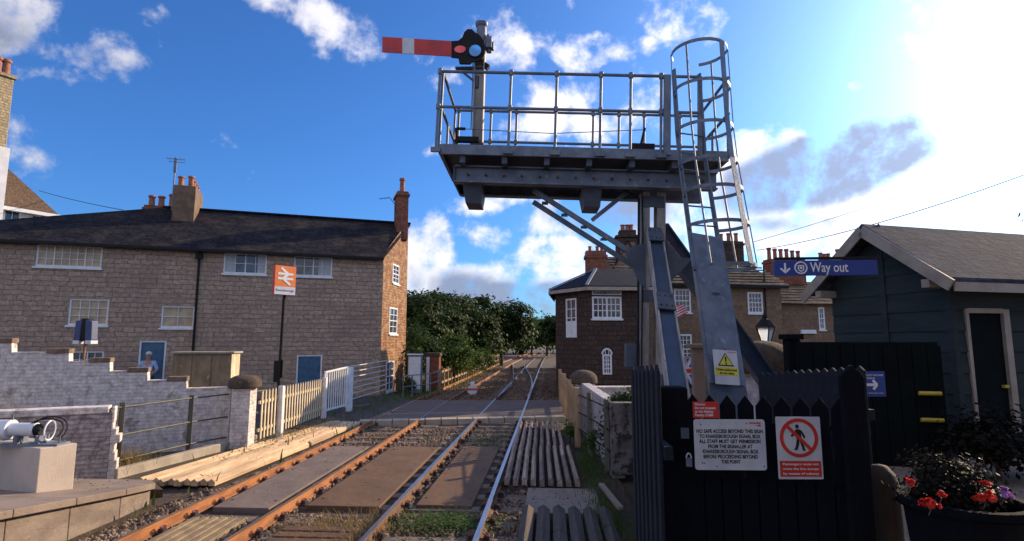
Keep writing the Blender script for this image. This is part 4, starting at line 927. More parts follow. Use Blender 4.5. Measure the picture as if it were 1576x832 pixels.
MB().box(-.02,wl_+.02,-.03,.33,gy(950,598,17.6).z,gy(950,598,17.6).z+.06).build('coping',M['paintbrick'],RW,bevel=.01)
RW2=thing('painted_wall','grey-white painted wall running towards the camera behind the right-hand post fence','wall',(.98,18.3,0),R(-87.2))
M['gw3']=M['graywall']
MB().box(0,6.1,0,.25,-.2,1.30).build('wall',M['graywall'],RW2); 
a=gz(940,725,0)
IV=MB().box(0,2.2,0,.35,-.1,gy(940,620,12.05).z).build('wall',M['oldstain'],loc=(gy(938,620,12.1).x+.02,12.05,0),rz=R(3)); tag(IV,'dark stained old wall half hidden by ivy beside the dark palisade','wall')
PR=thing('post_and_rail_fence','dark green post and tube rail fence on the right beside the grey-white wall','fence',(0,0,0))
psr=[gz(875,663,0),gz(903,690,0),gz(934,728,0)]
psr=[gz(888,679,0),gz(908,695,0),gz(935,718,0)]
for p_ in psr: 
    b=MB(); b.box(-.055,.055,-.009,.009,-.1,1.38); b.box(.037,.055,-.08,.009,-.1,1.38); b.build('post',M['greenmetal'],PR,loc=p_,rz=R(-10),bevel=.004)
for zr in (1.22,.78,.36):
    b=MB(); b.path([psr[0]+Vector((0,1.2,zr))]+[p_+Vector((0,0,zr)) for p_ in psr]+[psr[2]+Vector((.02,-.3,zr))],.018,8); b.build('rail',M['black'],PR,smooth=True)
wm=MB(); A=gz(925,745,-.0);B=gz(955,782,-.0); wm.beam(A,B,.09,.05); tag(wm.build('edging_board',M['concrete']),'short pale edging board lying on the dark ground right of the track','board')
# ---------------- gantry
GX,GY=1.6,8.7; GT=R(2.2)
GA=thing('signal_gantry','galvanised steel cantilever gantry reaching left over the right-hand track','gantry',(GX,GY,0)); GA.rotation_euler=(0,GT,R(2))
Gi=None
bpy.context.view_layer.update(); Gm=GA.matrix_world.copy(); Gi=Gm.inverted()
def G(px,py,Y): return Gi@gy(px,py,Y)
yn=8.05-GY; yf=9.45-GY
xl=G(678,222,8.05).x; xr=G(1122,237,8.05).x; zd=G(678,222,8.05).z; zd2=G(1122,237,8.05).z; zD=(zd+zd2)/2; print('gantry',xl,xr,zd,zd2)
def gch(name,p,q,w,h,mat='galv',**k): return MB().beam(p,q,w,h).build(name,M[mat],GA,**k)
gch('deck_fascia',(xl,yn,zD-.07),(xr,yn,zD-.07),.05,.15); gch('deck_fascia',(xl,yf,zD-.07),(xr,yf,zD-.07),.05,.15)
gch('deck_fascia',(xl+.03,yn+.026,zD-.07),(xl+.03,yf-.026,zD-.07),.05,.15); gch('deck_fascia',(xr-.03,yn+.026,zD-.07),(xr-.03,yf-.026,zD-.07),.05,.15)
b=MB(); b.box(xl+.056,xr-.056,yn+.03,yf-.03,zD-.075,zD-.055)
k=xl+.06
while k<xr-.06: b.box(k,k+.008,yn+.03,yf-.03,zD-.05,zD-.012); k+=.045
k=yn+.05
while k<yf-.03: b.box(xl+.055,xr-.055,k,k+.008,zD-.035,zD-.02); k+=.1
b.build('deck_grating',M['galvd'],GA)
k=xl+.35
while k<xr-.2: gch('cross_bearer',(k,yn+.03,zD-.20),(k,yf-.03,zD-.20),.08,.10,'galvd'); k+=.62
x0,x1=G(702,255,8.3).x,G(1105,265,8.3).x
def ibeam(name,p,q,h,w,mat,t=.02,side=(0,1,0)):
    p=Vector(p);q=Vector(q);d=(q-p).normalized(); s_=Vector(side); s_=(s_-d*s_.dot(d)).normalized(); u=s_.cross(d).normalized()
    b=MB(); b.beam(p+u*(h/2),q+u*(h/2),w,t,side=s_); b.beam(p-u*(h/2),q-u*(h/2),w,t,side=s_); b.beam(p,q,t*.8,h-t,side=s_)
    return b.build(name,M[mat],GA)
for yy in (yn+.30,yf-.35): ibeam('main_beam',(x0,yy,zD-.36),(x1,yy,zD-.36),.24,.16,'galv')
gch('end_plate',(x0-.01,yn+.25,zD-.36),(x0-.01,yf-.28,zD-.36),.03,.24,'galvd')
for px_ in (730,909):
    c=G(px_,285,8.6); MB().add([(c.x-.15,-.3,zD-.48),(c.x+.15,-.3,zD-.48),(c.x+.15,.35,zD-.48),(c.x-.15,.35,zD-.48),(c.x-.1,-.2,zD-.76),(c.x+.14,-.2,zD-.76),(c.x+.14,.25,zD-.76),(c.x-.1,.25,zD-.76)],[(0,1,2,3),(7,6,5,4),(0,4,5,1),(1,5,6,2),(2,6,7,3),(3,7,4,0)]).build('hanging_box',M['galvd'],GA,bevel=.008)
# railings
zr=zD+1.12; zm=zD+.57
gap0=G(1022,110,8.05).x
def rail_run(y,x0,x1,posts,zlow=0,name='handrail'):
    for z in (zr,zm): MB().tube((x0,y,z),(x1,y,z),.024).build(name,M['galv'],GA,smooth=True)
    for x in posts:
        b=MB(); b.tube((x,y,zD-.1),(x,y,zr),.021)
        for z in (zr,zm): b.lathe([(.02,-.045),(.034,-.04),(.034,.04),(.02,.045)],(x,y,z),10)
        b.box(x-.07,x+.07,y-.045,y+.0,zD-.13,zD-.06)
        b.build('railing_post',M['galv'],GA,smooth=True)
near=[G(p,150,8.05).x for p in (678,786,856,924,970,1017)]
rail_run(yn-.03,xl,gap0,near)
far=[G(p,190,9.42).x for p in (707,756,795,913,953,992,1048,1078)]
rail_run(yf,xl+.03,xr,far)
rail_run(yn-.03,G(1040,110,8.05).x,G(1075,110,8.05).x,[])
for x in (xl,xr):
    for z in (zr,zm): MB().tube((x,yn-.03,z),(x,yf,z),.024).build('handrail',M['galv'],GA,smooth=True)
    for y in (yn+.0,yf): MB().tube((x,y,zD-.1),(x,y,zr),.021).build('railing_post',M['galv'],GA,smooth=True)
    MB().tube((x,(yn+yf)/2,zD-.1),(x,(yn+yf)/2,zm),.021).build('railing_post',M['galv'],GA,smooth=True)
gx_=G(1022,150,8.05).x; MB().box(gx_-.01,gx_+.09,yn-.05,yn+.0,zD-.08,zr+.02).build('gate_post',M['galv'],GA)
gx_=G(1077,150,8.05).x; MB().box(gx_-.03,gx_+.03,yn-.05,yn,zD-.08,zr+.0).build('gate_post',M['galv'],GA)
# crank, lever and pull wire on the deck
def dk_(px,py,Y=8.7): return G(px,py,Y)
b=MB(); c=dk_(712,215); b.beam((c.x-.07,0,zD),(c.x-.09,0,zD+.50),.04,.08); b.beam((c.x-.09,0,zD+.50),(c.x+.05,0,zD+.50),.03,.04); b.box(c.x-.07,c.x+.28,-.05,.05,zD+.28,zD+.36); b.box(c.x-.1,c.x+.2,-.06,.06,zD,zD+.1); b.build('crank',M['black'],GA)
b=MB(); e=dk_(992,210); b.beam((e.x-.12,0,zD+.02),(e.x+.0,0,zD+.58),.03,.08); b.box(e.x-.22,e.x+.15,-.05,.05,zD,zD+.32); b.build('lever',M['black'],GA)
b=MB(); b.path([(c.x,0,zD+.5),((c.x+e.x)/2,0,zD+.46),(e.x,0,zD+.56)],.007,5); b.build('pull_wire',M['galv'],GA)
# column: pair of channels with battens
cz0=zD-.48
cl0=G(985,300,8.7).x; cr1=G(1022,300,8.7).x
for xa in (cl0,cr1-.13):
    b=MB(); b.box(xa,xa+.13,-.12,-.10,-.2,cz0); b.box(xa,xa+.13,.10,.12,-.2,cz0); b.box(xa if xa==cl0 else xa+.11,(xa if xa==cl0 else xa+.11)+.02,-.0999,.0999,-.2,cz0)
    b.build('column_channel',M['column'],GA)
for z in (cz0-.12,3.3,2.0,.9): MB().box(cl0+.02,cr1-.02,-.135,-.121,z-.12,z+.06).build('batten_plate',M['galvd'],GA,bevel=.003)
# braces
bl0=G(822,272,8.6);bl1=G(985,402,8.7)
for yy,dz in ((-.09,0),(.12,-.13)): gch('diagonal_brace',(bl0.x,yy,zD-.50+dz),(bl1.x+.04,yy,bl1.z+dz),.07,.07,'galv')
s0=G(966,278,8.6);s1_=G(912,340,8.6)
gch('short_brace',(s0.x+.05,.0,zD-.42),(s1_.x,.0,s1_.z+.03),.08,.06,'galv')
for k in range(5):
    t=(k+.6)/5.4; p=Vector((bl0.x,0,zD-.56)).lerp(Vector((bl1.x,0,bl1.z)),t); MB().box(p.x-.05,p.x+.05,-.05,.08,p.z-.012,p.z+.012).build('brace_spacer',M['galv'],GA)
gp_=G(985,395,8.6); MB().prism([(gp_.x-.22,gp_.z+.02),(gp_.x-.12,gp_.z+.16),(gp_.x+.06,gp_.z+.2),(gp_.x+.08,gp_.z-.5),(gp_.x-.02,gp_.z-.4)],-.16,-.14).build('gusset_plate',M['galvd'],GA,bevel=.004)
gp_=G(1035,400,8.6); MB().prism([(gp_.x-.1,gp_.z+.3),(gp_.x+.12,gp_.z+.03),(gp_.x+.3,gp_.z+.03),(gp_.x-.05,gp_.z-.35)],-.155,-.136).build('gusset_plate',M['galvd'],GA,bevel=.004)
b=MB(); b.path([(cl0-.03,-.13,-.1),(cl0-.03,-.13,2.6),(cl0-.045,-.14,cz0-.1),(cl0-.3,-.1,cz0+.05)],.018,6); b.path([(cl0+.02,-.15,-.1),(cl0+.02,-.15,cz0-.6),(cl0+.0,-.15,cz0)],.011,6); b.build('cable_conduit',M['black'],GA,smooth=True)
b=MB()
for k in range(14):
    x=x0+.2+(x1-x0-.4)*k/13; b=MB(); b.tube((x,yn+.30-.095,zD-.36),(x,yn+.30-.0,zD-.36),.018,n=6); b.build('beam_bolt',M['rusty'],GA)
MB().box(cl0-.2,cl0-.04,-.1,.08,2.2,2.55).build('junction_box',M['galvd'],GA,bevel=.01)
# raking legs
la=G(1006,352,8.5); lb_=Gi@Vector((gy(1052,720,5.6).x,5.6,.9)); lb2=G(1042,600,6.1)
dir_=(lb2-la); la=Vector(la); lb=la+dir_*1.45
ibeam('raking_leg',la,lb,.03,.19,'beam',side=(1,0,0)).data
dn=dir_.normalized(); sx=Vector((1,0,0)); sx=(sx-dn*sx.dot(dn)).normalized(); un=sx.cross(dn)
for s_ in (-1,1): MB().beam(la+sx*.10*s_,lb+sx*.10*s_,.018,.13,side=sx).build('leg_flange',M['column'],GA)
for t in (.04,.52):
    p=la.lerp(lb2,t); q_=la.lerp(lb2,t+.10); MB().beam(p-un*.08,q_-un*.08,.21,.018,side=sx).build('splice_plate',M['galvd'],GA)
    b=MB()
    for i in (-1,0,1):
        for j in (.2,.8): c=p.lerp(q_,j)+sx*.07*i-un*.093; b.tube(c,c+(-un)*.02,.012,n=6) ; c2=c+un*.0
    b.build('bolt',M['galvd'],GA)
ra_=G(1014,352,8.8); rb_=G(1075,425,8.9); 
re=G(1185,590,9.6); d2=Vector(re)-Vector(ra_); re2=Vector(ra_)+d2*1.5
b=MB(); b.beam(ra_,re2,.04,.26,side=(0,1,0)); b.build('rear_leg',M['beam'],GA)
d2n=d2.normalized(); uu=Vector((0,1,0)).cross(d2n).normalized()
for s_ in (-1,1): MB().beam(Vector(ra_)+uu*.135*s_,re2+uu*.135*s_,.2,.02,side=(0,1,0)).build('leg_flange',M['galvd'],GA)
MB().box(cl0-.05,cl0+.5,-.13,.2,1.95,2.12).build('cable_tray',M['galvd'],GA)
# ---------------- semaphore signal
sgp=gy(735,222,8.7); tz=gy(737,36,8.7).z
SG=thing('semaphore_signal','red semaphore arm with a white stripe on a post at the gantry end','railway signal',(sgp.x,8.7,gy(735,224,8.7).z-.01)); SG.rotation_euler=(0,R(1.2),0)
hz0=sgp.z; top=tz-hz0
MB().tube((0,0,0),(.0,0,top+.0),.075,.07,n=4).build('post_core',M['column'],SG) if False else None
b=MB(); b.box(-.085,-.065,-.08,.08,0,top-.3); b.box(.065,.085,-.08,.08,0,top-.3); b.box(-.0649,.0649,-.01,.01,0,top-.3); b.build('post',M['column'],SG)
MB().box(-.11,.11,-.1,.1,0,.03).build('foot_plate',M['galvd'],SG)
b=MB(); b.lathe([(.085,0),(.08,.26),(.10,.28),(.105,.335),(.02,.35)],(.01,0,top-.3),18); b.build('post_cap',M['galv'],SG,smooth=True)
def sg(px,py): p=gy(px,py,8.6)-Vector((SG.location)); return (p.x,p.z)
def sgl(l): 
    out=[]
    for px_,py_ in l:
        x,z=sg(px_,py_); out.append((x-z*math.sin(R(1.2)),z))
    return out
AR=MB().prism(sgl([(590,62.5),(696,67),(696,90.5),(590,86)]),-.17,-.155).build('arm',M['signred_arm'],SG)
MB().prism(sgl([(621,64.0),(639,64.8),(639,88.3),(621,87.6)]),-.174,-.17).build('white_stripe',M['signwhite'],AR)
b=MB(); b.prism(sgl([(695,66),(706,65),(712,60),(715,52),(720,47),(727,47),(732,52),(738,55),(744,62),(747,72),(747,84),(743,93),(735,97),(728,97),(724,101),(708,101),(706,92),(695,91)]),-.154,-.12); b.build('spectacle_plate',M['black'],AR,bevel=.008)
def lens(px_,py_,rx,rz_,mat,nm):
    x,z=sgl([(px_,py_)])[0]; b=MB(); b.prism([(x+rx*math.cos(t),z+rz_*math.sin(t)) for t in [2*PI*k/24 for k in range(24)]],-.165,-.1541); b.build(nm,M[mat],AR)
lens(709,79,.092,.062,'redlens','red_lens'); lens(732,80.5,.098,.098,'bluelens','blue_lens')
x,z=sgl([(732,80.5)])[0]; b=MB(); b.path([(x+.11*math.cos(t),-.16,z+.11*math.sin(t)) for t in [2*PI*k/24 for k in range(24)]],.014,6,closed=True); b.build('lens_ring',M['black'],AR)
x,z=sgl([(752,62)])[0]; b=MB().box(x-.06,x+.05,-.08,.06,z-.1,z+.1); b.box(x+.05,x+.08,-.05,.03,z-.12,z+.02); b.tube((x-.02,-.02,z+.1),(x-.02,-.02,z+.15),.03); b.tube((x,0,z-.15),(x,0,z-.1),.05); b.build('signal_lamp',M['galv'],SG,bevel=.01)
x,z=sgl([(747,97)])[0]; MB().box(-.05,.05,-.04,.04,-.04,.04).build('counterweight',M['black'],SG,loc=(x,0,z)).rotation_euler=(0,R(35),0)
b=MB(); a1=sgl([(700,101),(745,101),(727,115)]); b.box(a1[0][0],a1[1][0],-.06,.06,a1[0][1]-.02,a1[0][1]); b.beam((a1[0][0]+.06,0,a1[0][1]-.02),(-.06,0,a1[0][1]-.25),.03,.03); b.tube((-.05,0,a1[0][1]-.35),(-.05,0,a1[0][1]-.15),.05); b.build('bracket',M['galvd'],SG)
b=MB(); b.path([(-.1,-.1,.25),(-.095,-.1,top*.5),(-.1,-.12,top-.5)],.009,5); b.build('down_rod',M['galvd'],SG)
# ---------------- caged ladder
LD=thing('caged_ladder','galvanised ladder with safety hoops climbing to the right end of the gantry','ladder',(0,0,0))
lt=gy(1065,237,7.95); up_t=gy(1060,112,7.95); lbm=gy(1117,590,6.95)
LM=Vector(lt); ux=Vector((math.cos(R(22)),math.sin(R(22)),0)); out=Vector((math.sin(R(158)),math.cos(R(158)),0))
HT=Vector((LM.x-.03,LM.y,gy(1060,96,7.95).z)); RT_=Vector((LM.x-.03,LM.y,gy(1060,110,7.95).z)); dlow=(lbm-LM); LB=LM+dlow*1.38
hw=.215
for s_ in (-1,1):
    b=MB(); b.beam(LB+ux*hw*s_,LM+ux*hw*s_,.022,.07,side=ux); b.beam(LM+ux*hw*s_,RT_+ux*hw*s_,.022,.07,side=ux); b.build('stringer',M['galv'],LD)
k=0; zz=LB.z+.15
while zz<RT_.z-.9:
    t=(zz-LM.z)/(LB.z-LM.z) if zz<LM.z else 0; p=LM.lerp(LB,t); p=Vector((p.x,p.y,zz)); MB().tube(p-ux*hw,p+ux*hw,.012).build('rung',M['galv'],LD,smooth=True); zz+=.28
def hoop(c,r=.37,flat=.045,mat='galv'):
    b=MB(); n=22; a0=math.asin(hw/r); rr=r; cc_=c+out*(math.sqrt(r*r-hw*hw)); vs=[]
    for i in range(n+1):
        a=a0+(2*PI-2*a0)*i/n; d=-out*math.cos(a)+ux*math.sin(a)
        for q_ in (0,.008): 
            for v in (-flat/2,flat/2): vs.append(cc_+d*(rr+q_)+Vector((0,0,v)))
    fs=[]
    for i in range(n):
        o=i*4
        for a,c_ in ((0,1),(1,3),(3,2),(2,0)): fs.append((o+a,o+c_,o+4+c_,o+4+a))
    fs+=[(0,2,3,1),(4*n,4*n+1,4*n+3,4*n+2)]
    b.add(vs,fs); return b.build('hoop',M[mat],LD),cc_
cent=[]
hy=[92,150,220,262,313,362,413] 
def onl(z):
    if z>=LM.z: return Vector((LM.x-.03*(z-LM.z)/(HT.z-LM.z),LM.y,z))
    t=(z-LM.z)/(LB.z-LM.z); return LM.lerp(LB,t)
zs_=[HT.z]+[gy(1050,y,7.85).z for y in (148,208,262,307,360,422)]
for z in zs_: o,c=hoop(onl(z)); cent.append(c)
for ang,wd in ((12,.09),(-62,.025),(62,.025),(118,.025),(-118,.025)):
    d=out*math.cos(R(ang))+ux*math.sin(R(ang)); b=MB(); pts_=[c+d*.385 for c in cent]
    for a_,c_ in zip(pts_[:-1],pts_[1:]): b.beam(a_,c_,.008,wd,side=d)
    b.build('cage_strap',M['galv'],LD)
# anti-climb plate
pa=onl(gy(1088,366,7.6).z); pb=onl(gy(1115,592,7).z); nrm=-ux.cross((pb-pa).normalized()); nrm=nrm if nrm.y<0 else -nrm
b=MB(); b.beam(pa+nrm*.06,pb+nrm*.06,.47,.006,side=ux); b.build('anti_climb_plate',M['galv'],LD)
b=MB(); b.beam(pb+nrm*.03,onl(1.0)+nrm*.03,.5,.02,side=ux); b.build('lower_plate',M['galvd'],LD)
b=MB(); c=pa.lerp(pb,.42)+nrm*.07; b.beam(c-ux*.05,c+ux*.05,.02,.02); c=pa.lerp(pb,.8)+nrm*.065; b.box(c.x-.02,c.x+.02,c.y-.01,c.y,c.z-.03,c.z+.03); b.build('plate_handle',M['galvd'],LD)
MB().beam(LM+ux*hw,Vector((LM.x+.1,yn+GY,LM.z)),.04,.04).build('ladder_bracket',M['galv'],LD)
# sign plates ------------------------------------------------
def signplate(name,lab,px0,py0,px1,py1,Y,mat,rz=0,cat='sign',t=.004,r=.02,parent=None):
    a=gy(px0,(py0+py1)/2,Y);c=gy(px1,(py0+py1)/2,Y); zt=gy((px0+px1)/2,py0,Y).z; zb_=gy((px0+px1)/2,py1,Y).z
    w_=(c.x-a.x)/max(.3,math.cos(rz)); h_=zt-zb_; cx_=(a.x+c.x)/2
    T_=thing(name,lab,cat,(cx_,Y,(zt+zb_)/2),rz)
    x,z=w_/2,h_/2; pl=[]
    for sx_,sz_,a0 in ((1,1,0),(-1,1,90),(-1,-1,180),(1,-1,270)):
        for k in range(5): an=R(a0+22.5*k); pl.append((sx_*(x-r)+r*math.cos(an),sz_*(z-r)+r*math.sin(an)))
    MB().prism(pl,-t,0).build('plate',M[mat],T_); return T_,w_,h_
Tg,w_,h_=signplate('caution_sign','yellow triangle caution sign fixed to the foot of the ladder plate',1097,538,1138,592,6.85,'signwhite',R(8),r=.01)
Tg.rotation_euler=(R(-12),R(4),R(14))
b=MB(); b.prism([(-w_*.34,h_*.03),(w_*.34,h_*.03),(0,h_*.42)],-.0065,-.0045); b.build('triangle_border',M['textblack'],Tg)
b=MB(); b.prism([(-w_*.27,h_*.065),(w_*.27,h_*.065),(0,h_*.37)],-.0085,-.0068); b.build('triangle',M['signyellow'],Tg)
b=MB(); b.prism([(-.012,h_*.30),(.012,h_*.30),(.006,h_*.14),(-.006,h_*.14)],-.0105,-.0088); b.prism([(.011*math.cos(t),h_*.10+.011*math.sin(t)) for t in [2*PI*k/10 for k in range(10)]],-.0105,-.0088); b.build('exclamation_mark',M['textblack'],Tg)
MB().prism([(-w_*.46,-h_*.24),(w_*.46,-h_*.24),(w_*.46,0),(-w_*.46,0)],-.0065,-.0045).build('yellow_band',M['signyellow'],Tg)
text('Unless authorised',.04,0,-h_*.075,M['textblack'],Tg,y=-.008,width=w_*.84,bold=.001); text('do not climb',.04,0,-h_*.175,M['textblack'],Tg,y=-.008,width=w_*.6,bold=.001)
text('Network Rail',.02,w_*.28,h_*.45,M['signred'],Tg,y=-.007)
Yf=4.36
NA,w_,h_=signplate('access_sign','large white no safe access sign with seven lines of black capitals on the dark gate',1068,645,1179,723,Yf,'signwhite',R(2),r=.02)
rows=['NO SAFE ACCESS BEYOND THIS SIGN','TO KNARESBOROUGH SIGNAL BOX','ALL STAFF MUST GET PERMISSION','FROM THE SIGNALLER AT','KNARESBOROUGH SIGNAL BOX','BEFORE PROCEEDING BEYOND','THIS POINT']
fr=[.93,.86,.86,.62,.78,.76,.27]
for i,(s_,f_) in enumerate(zip(rows,fr)): text(s_,.036,0,h_*(.26-i*.1),M['textblack'],NA,y=-.005,bold=.0012,width=w_*f_)
b=MB()
for u,v in ((-.40,.40),(.24,.42),(-.40,-.36),(-.37,-.365),(-.2,-.43),(.46,-.42)): b.tube((u*w_,-.0045,v*h_),(u*w_,-.008,v*h_),.005,n=8)
b.build('screw',M['textblack'],NA); text('NetworkRail',.02,w_*.36,h_*.43,M['signred'],NA,y=-.005,width=w_*.16,bold=.0008)
b=MB(); b.prism([(w_*.36,h_*.38),(w_*.44,h_*.40),(w_*.44,h_*.36),(w_*.40,h_*.37)],-.006,-.0042); b.build('emblem',M['signred'],NA)
WT,w_,h_=signplate('trespass_sign','small red trespass warning sign above the large white sign',1066,618,1106,643,Yf+.01,'signred',R(2),r=.005)
for i,(s_,f_) in enumerate((('Warning',.42),('Do not trespass',.8),('on the Railway',.72),('Penalty £1000',.7))): text(s_,.026,-w_*.43,h_*(.34-i*.22),M['textwhite'],WT,y=-.005,align='LEFT',bold=.0005,width=w_*f_)
PS_,w_,h_=signplate('prohibition_sign','white no-pedestrians sign with a red barred circle and red text panel',1195,641,1265,737,Yf-.06,'signwhite',R(3),r=.008)
zc=h_*.16; rr=w_*.43
ring=[]; b=MB()
n=40
vs=[];
for i in range(n):
    t=2*PI*i/n
    for r_ in (rr,rr*.82):
        for y in (-.0075,-.0045): vs.append((r_*math.cos(t),y,zc+r_*math.sin(t)))
fs=[]
for i in range(n):
    o=i*4;p_=((i+1)%n)*4
    for a,c_ in ((0,1),(1,3),(3,2),(2,0)): fs.append((o+a,o+c_,p_+c_,p_+a))
b.add(vs,fs); stroke(b,(-rr*.64,zc+rr*.64),(rr*.64,zc-rr*.64),rr*.17,-.0100,-.0080); b.build('red_circle',M['signred'],PS_)
b=MB(); k=rr
def pr_(l): b.prism([(k*x,zc+k*z) for x,z in l],-.0070,-.0045)
pr_([(-.07+.1*math.cos(t),.58+.11*math.sin(t)) for t in [2*PI*q/12 for q in range(12)]]); pr_([(-.16,.44),(.06,.44),(.14,.3),(.12,-.08),(-.12,-.08),(-.14,.2)]); pr_([(-.12,-.08),(.02,-.08),(-.02,-.38),(-.12,-.62),(-.28,-.62),(-.18,-.42)]); pr_([(0,-.08),(.12,-.08),(.24,-.4),(.3,-.66),(.18,-.66),(.12,-.42)]); pr_([(.08,.42),(.17,.36),(.34,.06),(.28,-.04),(.2,.06)]); pr_([(-.15,.42),(-.2,.34),(-.42,.12),(-.38,.04),(-.14,.2)])
b.build('walking_figure',M['textblack'],PS_)
MB().prism([(-w_*.46,-h_*.46),(w_*.46,-h_*.46),(w_*.46,-h_*.21),(-w_*.46,-h_*.21)],-.0065,-.0045).build('red_panel',M['signred'],PS_)
for i,s_ in enumerate(('Passengers must not','cross the line except','by means of subway')): text(s_,.022,0,-h_*(.26+i*.075),M['textwhite'],PS_,y=-.008,width=w_*.8,bold=.0003)
# dark palisade + gate around the signs
def pales(name,lab,A,B,n,z0,z1,w,mat='navy',peak=.08,posts=(),rails=True,group=None,z1b=None,rh=.09):
    T_=thing(name,lab,'fence',(A[0],A[1],0),math.atan2(B[1]-A[1],B[0]-A[0]),group); Ln=math.hypot(B[0]-A[0],B[1]-A[1]); z1b=z1 if z1b is None else z1b
    for i in range(n):
        x=Ln*(i+.5)/n; zt_=z1+(z1b-z1)*(i+.5)/n; MB().prism([(-w/2,z0),(w/2,z0),(w/2,zt_-peak),(0,zt_),(-w/2,zt_-peak)],-.012,.012).build('pale',M[mat],T_,loc=(x,0,0),bevel=.004)
    if rails:
        for z in (z0+(z1-z0)*.22,z0+(z1-z0)*.78): MB().beam((0,.045,z),(Ln,.045,z),.06,rh).build('fence_rail',M[mat],T_)
    for x in posts: MB().box(x-.09,x+.09,-.0,.18,z0,max(z1,z1b)+.05).build('post',M[mat],T_,bevel=.01)
    return T_
A=gy(1052,640,4.7);B=gy(1306,640,4.4)
ztp=gy(1150,608,4.55).z
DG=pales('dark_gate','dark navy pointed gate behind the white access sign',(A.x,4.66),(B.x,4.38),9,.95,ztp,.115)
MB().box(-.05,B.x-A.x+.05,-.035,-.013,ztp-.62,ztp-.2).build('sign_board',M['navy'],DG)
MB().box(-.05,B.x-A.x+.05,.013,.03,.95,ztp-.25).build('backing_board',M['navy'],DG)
MB().box(.0,.045,-.16,-.12,1.66,1.72).build('padlock',M['galv'],DG); MB().path([(.022+.018*math.cos(t),-.14,1.72+.035*math.sin(t)) for t in [PI*k/8 for k in range(9)]],.006,5).build('shackle',M['whitep'],DG); MB().box(-.03,.03,-.125,-.115,1.86,1.94).build('latch_plate',M['galvd'],DG)
p=gy(1032,600,4.75); PO=MB().box(-.115,.115,-.1,.1,.3,gy(1032,594,4.75).z).build('gate_post',M['navy'],loc=(p.x,4.75,0),bevel=.02); tag(PO,'thick dark timber gate post left of the white access sign','post')
A=gy(968,600,5.0)
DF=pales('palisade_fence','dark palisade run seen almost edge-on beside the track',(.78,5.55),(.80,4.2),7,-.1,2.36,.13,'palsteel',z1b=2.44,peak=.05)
DF.location=(gy(972,600,5.5).x,5.5,0); e=gy(1008,600,4.35); DF.rotation_euler=(0,0,math.atan2(4.35-5.5,e.x-gy(972,600,5.5).x))
for c in list(kids(DF)):
    if c.name.startswith('pale'): c.scale=(.78,1,1)
p=gy(1300,560,4.1); 
zz_=gy(1312,561,4.2).z; DP=MB().prism([(-.085,.9),(.085,.9),(.085,zz_-.08),(0,zz_),(-.085,zz_-.08)],-.02,.03).build('gate_post',M['navy'],loc=(gy(1309,562,4.2).x,4.2,0),rz=R(8),bevel=.01); tag(DP,'thick pointed dark post right of the no-pedestrians sign','post')
A=gy(1168,575,6.6);B=gy(1330,562,5.2)
pales('palisade_fence','dark palisade behind the no-pedestrians sign rising towards the thick post',(A.x,6.6),(B.x,5.2),14,.95,gy(1168,573,6.6).z,.11,'palsteel',z1b=gy(1330,562,5.2).z,peak=.04)
# domed pillars on the right
q=gy(1184,575,10.2)
pillar('gate_pillar','white pillar with the widest dark domed capstone below the lantern',q.x-.05,10.3,.9,gy(1184,574,10.2).z,.5,M['graywall'],R(10),.42,dr=2.25)
q=gy(1464,568,8.6)
pillar('gate_pillar','pale blue-white pillar with a dark domed capstone beside the green shed door',q.x+.22,8.9,.9,gy(1464,568,8.9).z,.36,M['graywall'],R(15),.36,dr=1.3)
# dark boarded gate with yellow handles
A=gy(1226,540,8.3);B=gy(1448,540,8.0)
HG=thing('boarded_gate','tall very dark boarded gate with two yellow rails in front of the shed','gate',(A.x,8.3,.9),math.atan2(-.3,B.x-A.x)); Lg=B.x-A.x
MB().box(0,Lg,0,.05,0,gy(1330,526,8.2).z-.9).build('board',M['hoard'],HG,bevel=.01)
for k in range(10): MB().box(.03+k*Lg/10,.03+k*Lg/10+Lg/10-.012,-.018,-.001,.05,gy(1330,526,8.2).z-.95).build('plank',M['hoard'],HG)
for py_ in (605,646): 
    z=gy(1433,py_,8.0).z-.9; MB().tube((Lg-.30,-.06,z),(Lg-.04,-.06,z),.028).build('yellow_handle',M['yellow'],HG,smooth=True)
q=gy(1218,530,8.5); o=MB().box(-.09,.09,-.09,.09,0,gy(1218,522,8.5).z-.9).box(-.13,.13,-.13,.13,gy(1218,522,8.5).z-.9,gy(1218,514,8.5).z-.9).build('gate_post',M['navy'],loc=(q.x,8.5,.9),bevel=.01); tag(o,'dark square gate post with a cap between lantern and shed','post')
BS,w_,h_=signplate('direction_sign','small blue sign with a white arrow pointing right on the dark boards',1322,571,1363,610,7.2,'signblue',R(3),r=.004)
b=MB(); stroke(b,(-w_*.46,-.01),(w_*.16,-.01),.032,-.0075,-.0045); stroke(b,(w_*.02,.045),(w_*.17,-.012),.03,-.0079,-.0045); stroke(b,(w_*.02,-.065),(w_*.17,-.008),.03,-.0083,-.0045); b.build('arrow',M['textwhite'],BS)
text('TO TICKET MACHINE',.03,0,h_*.34,M['textwhite'],BS,y=-.005,width=w_*.86); text('& TRAINS',.03,-w_*.1,h_*.22,M['textwhite'],BS,y=-.005,width=w_*.42); text('Please show your ticket',.02,0,-h_*.36,M['textwhite'],BS,y=-.005,width=w_*.8)
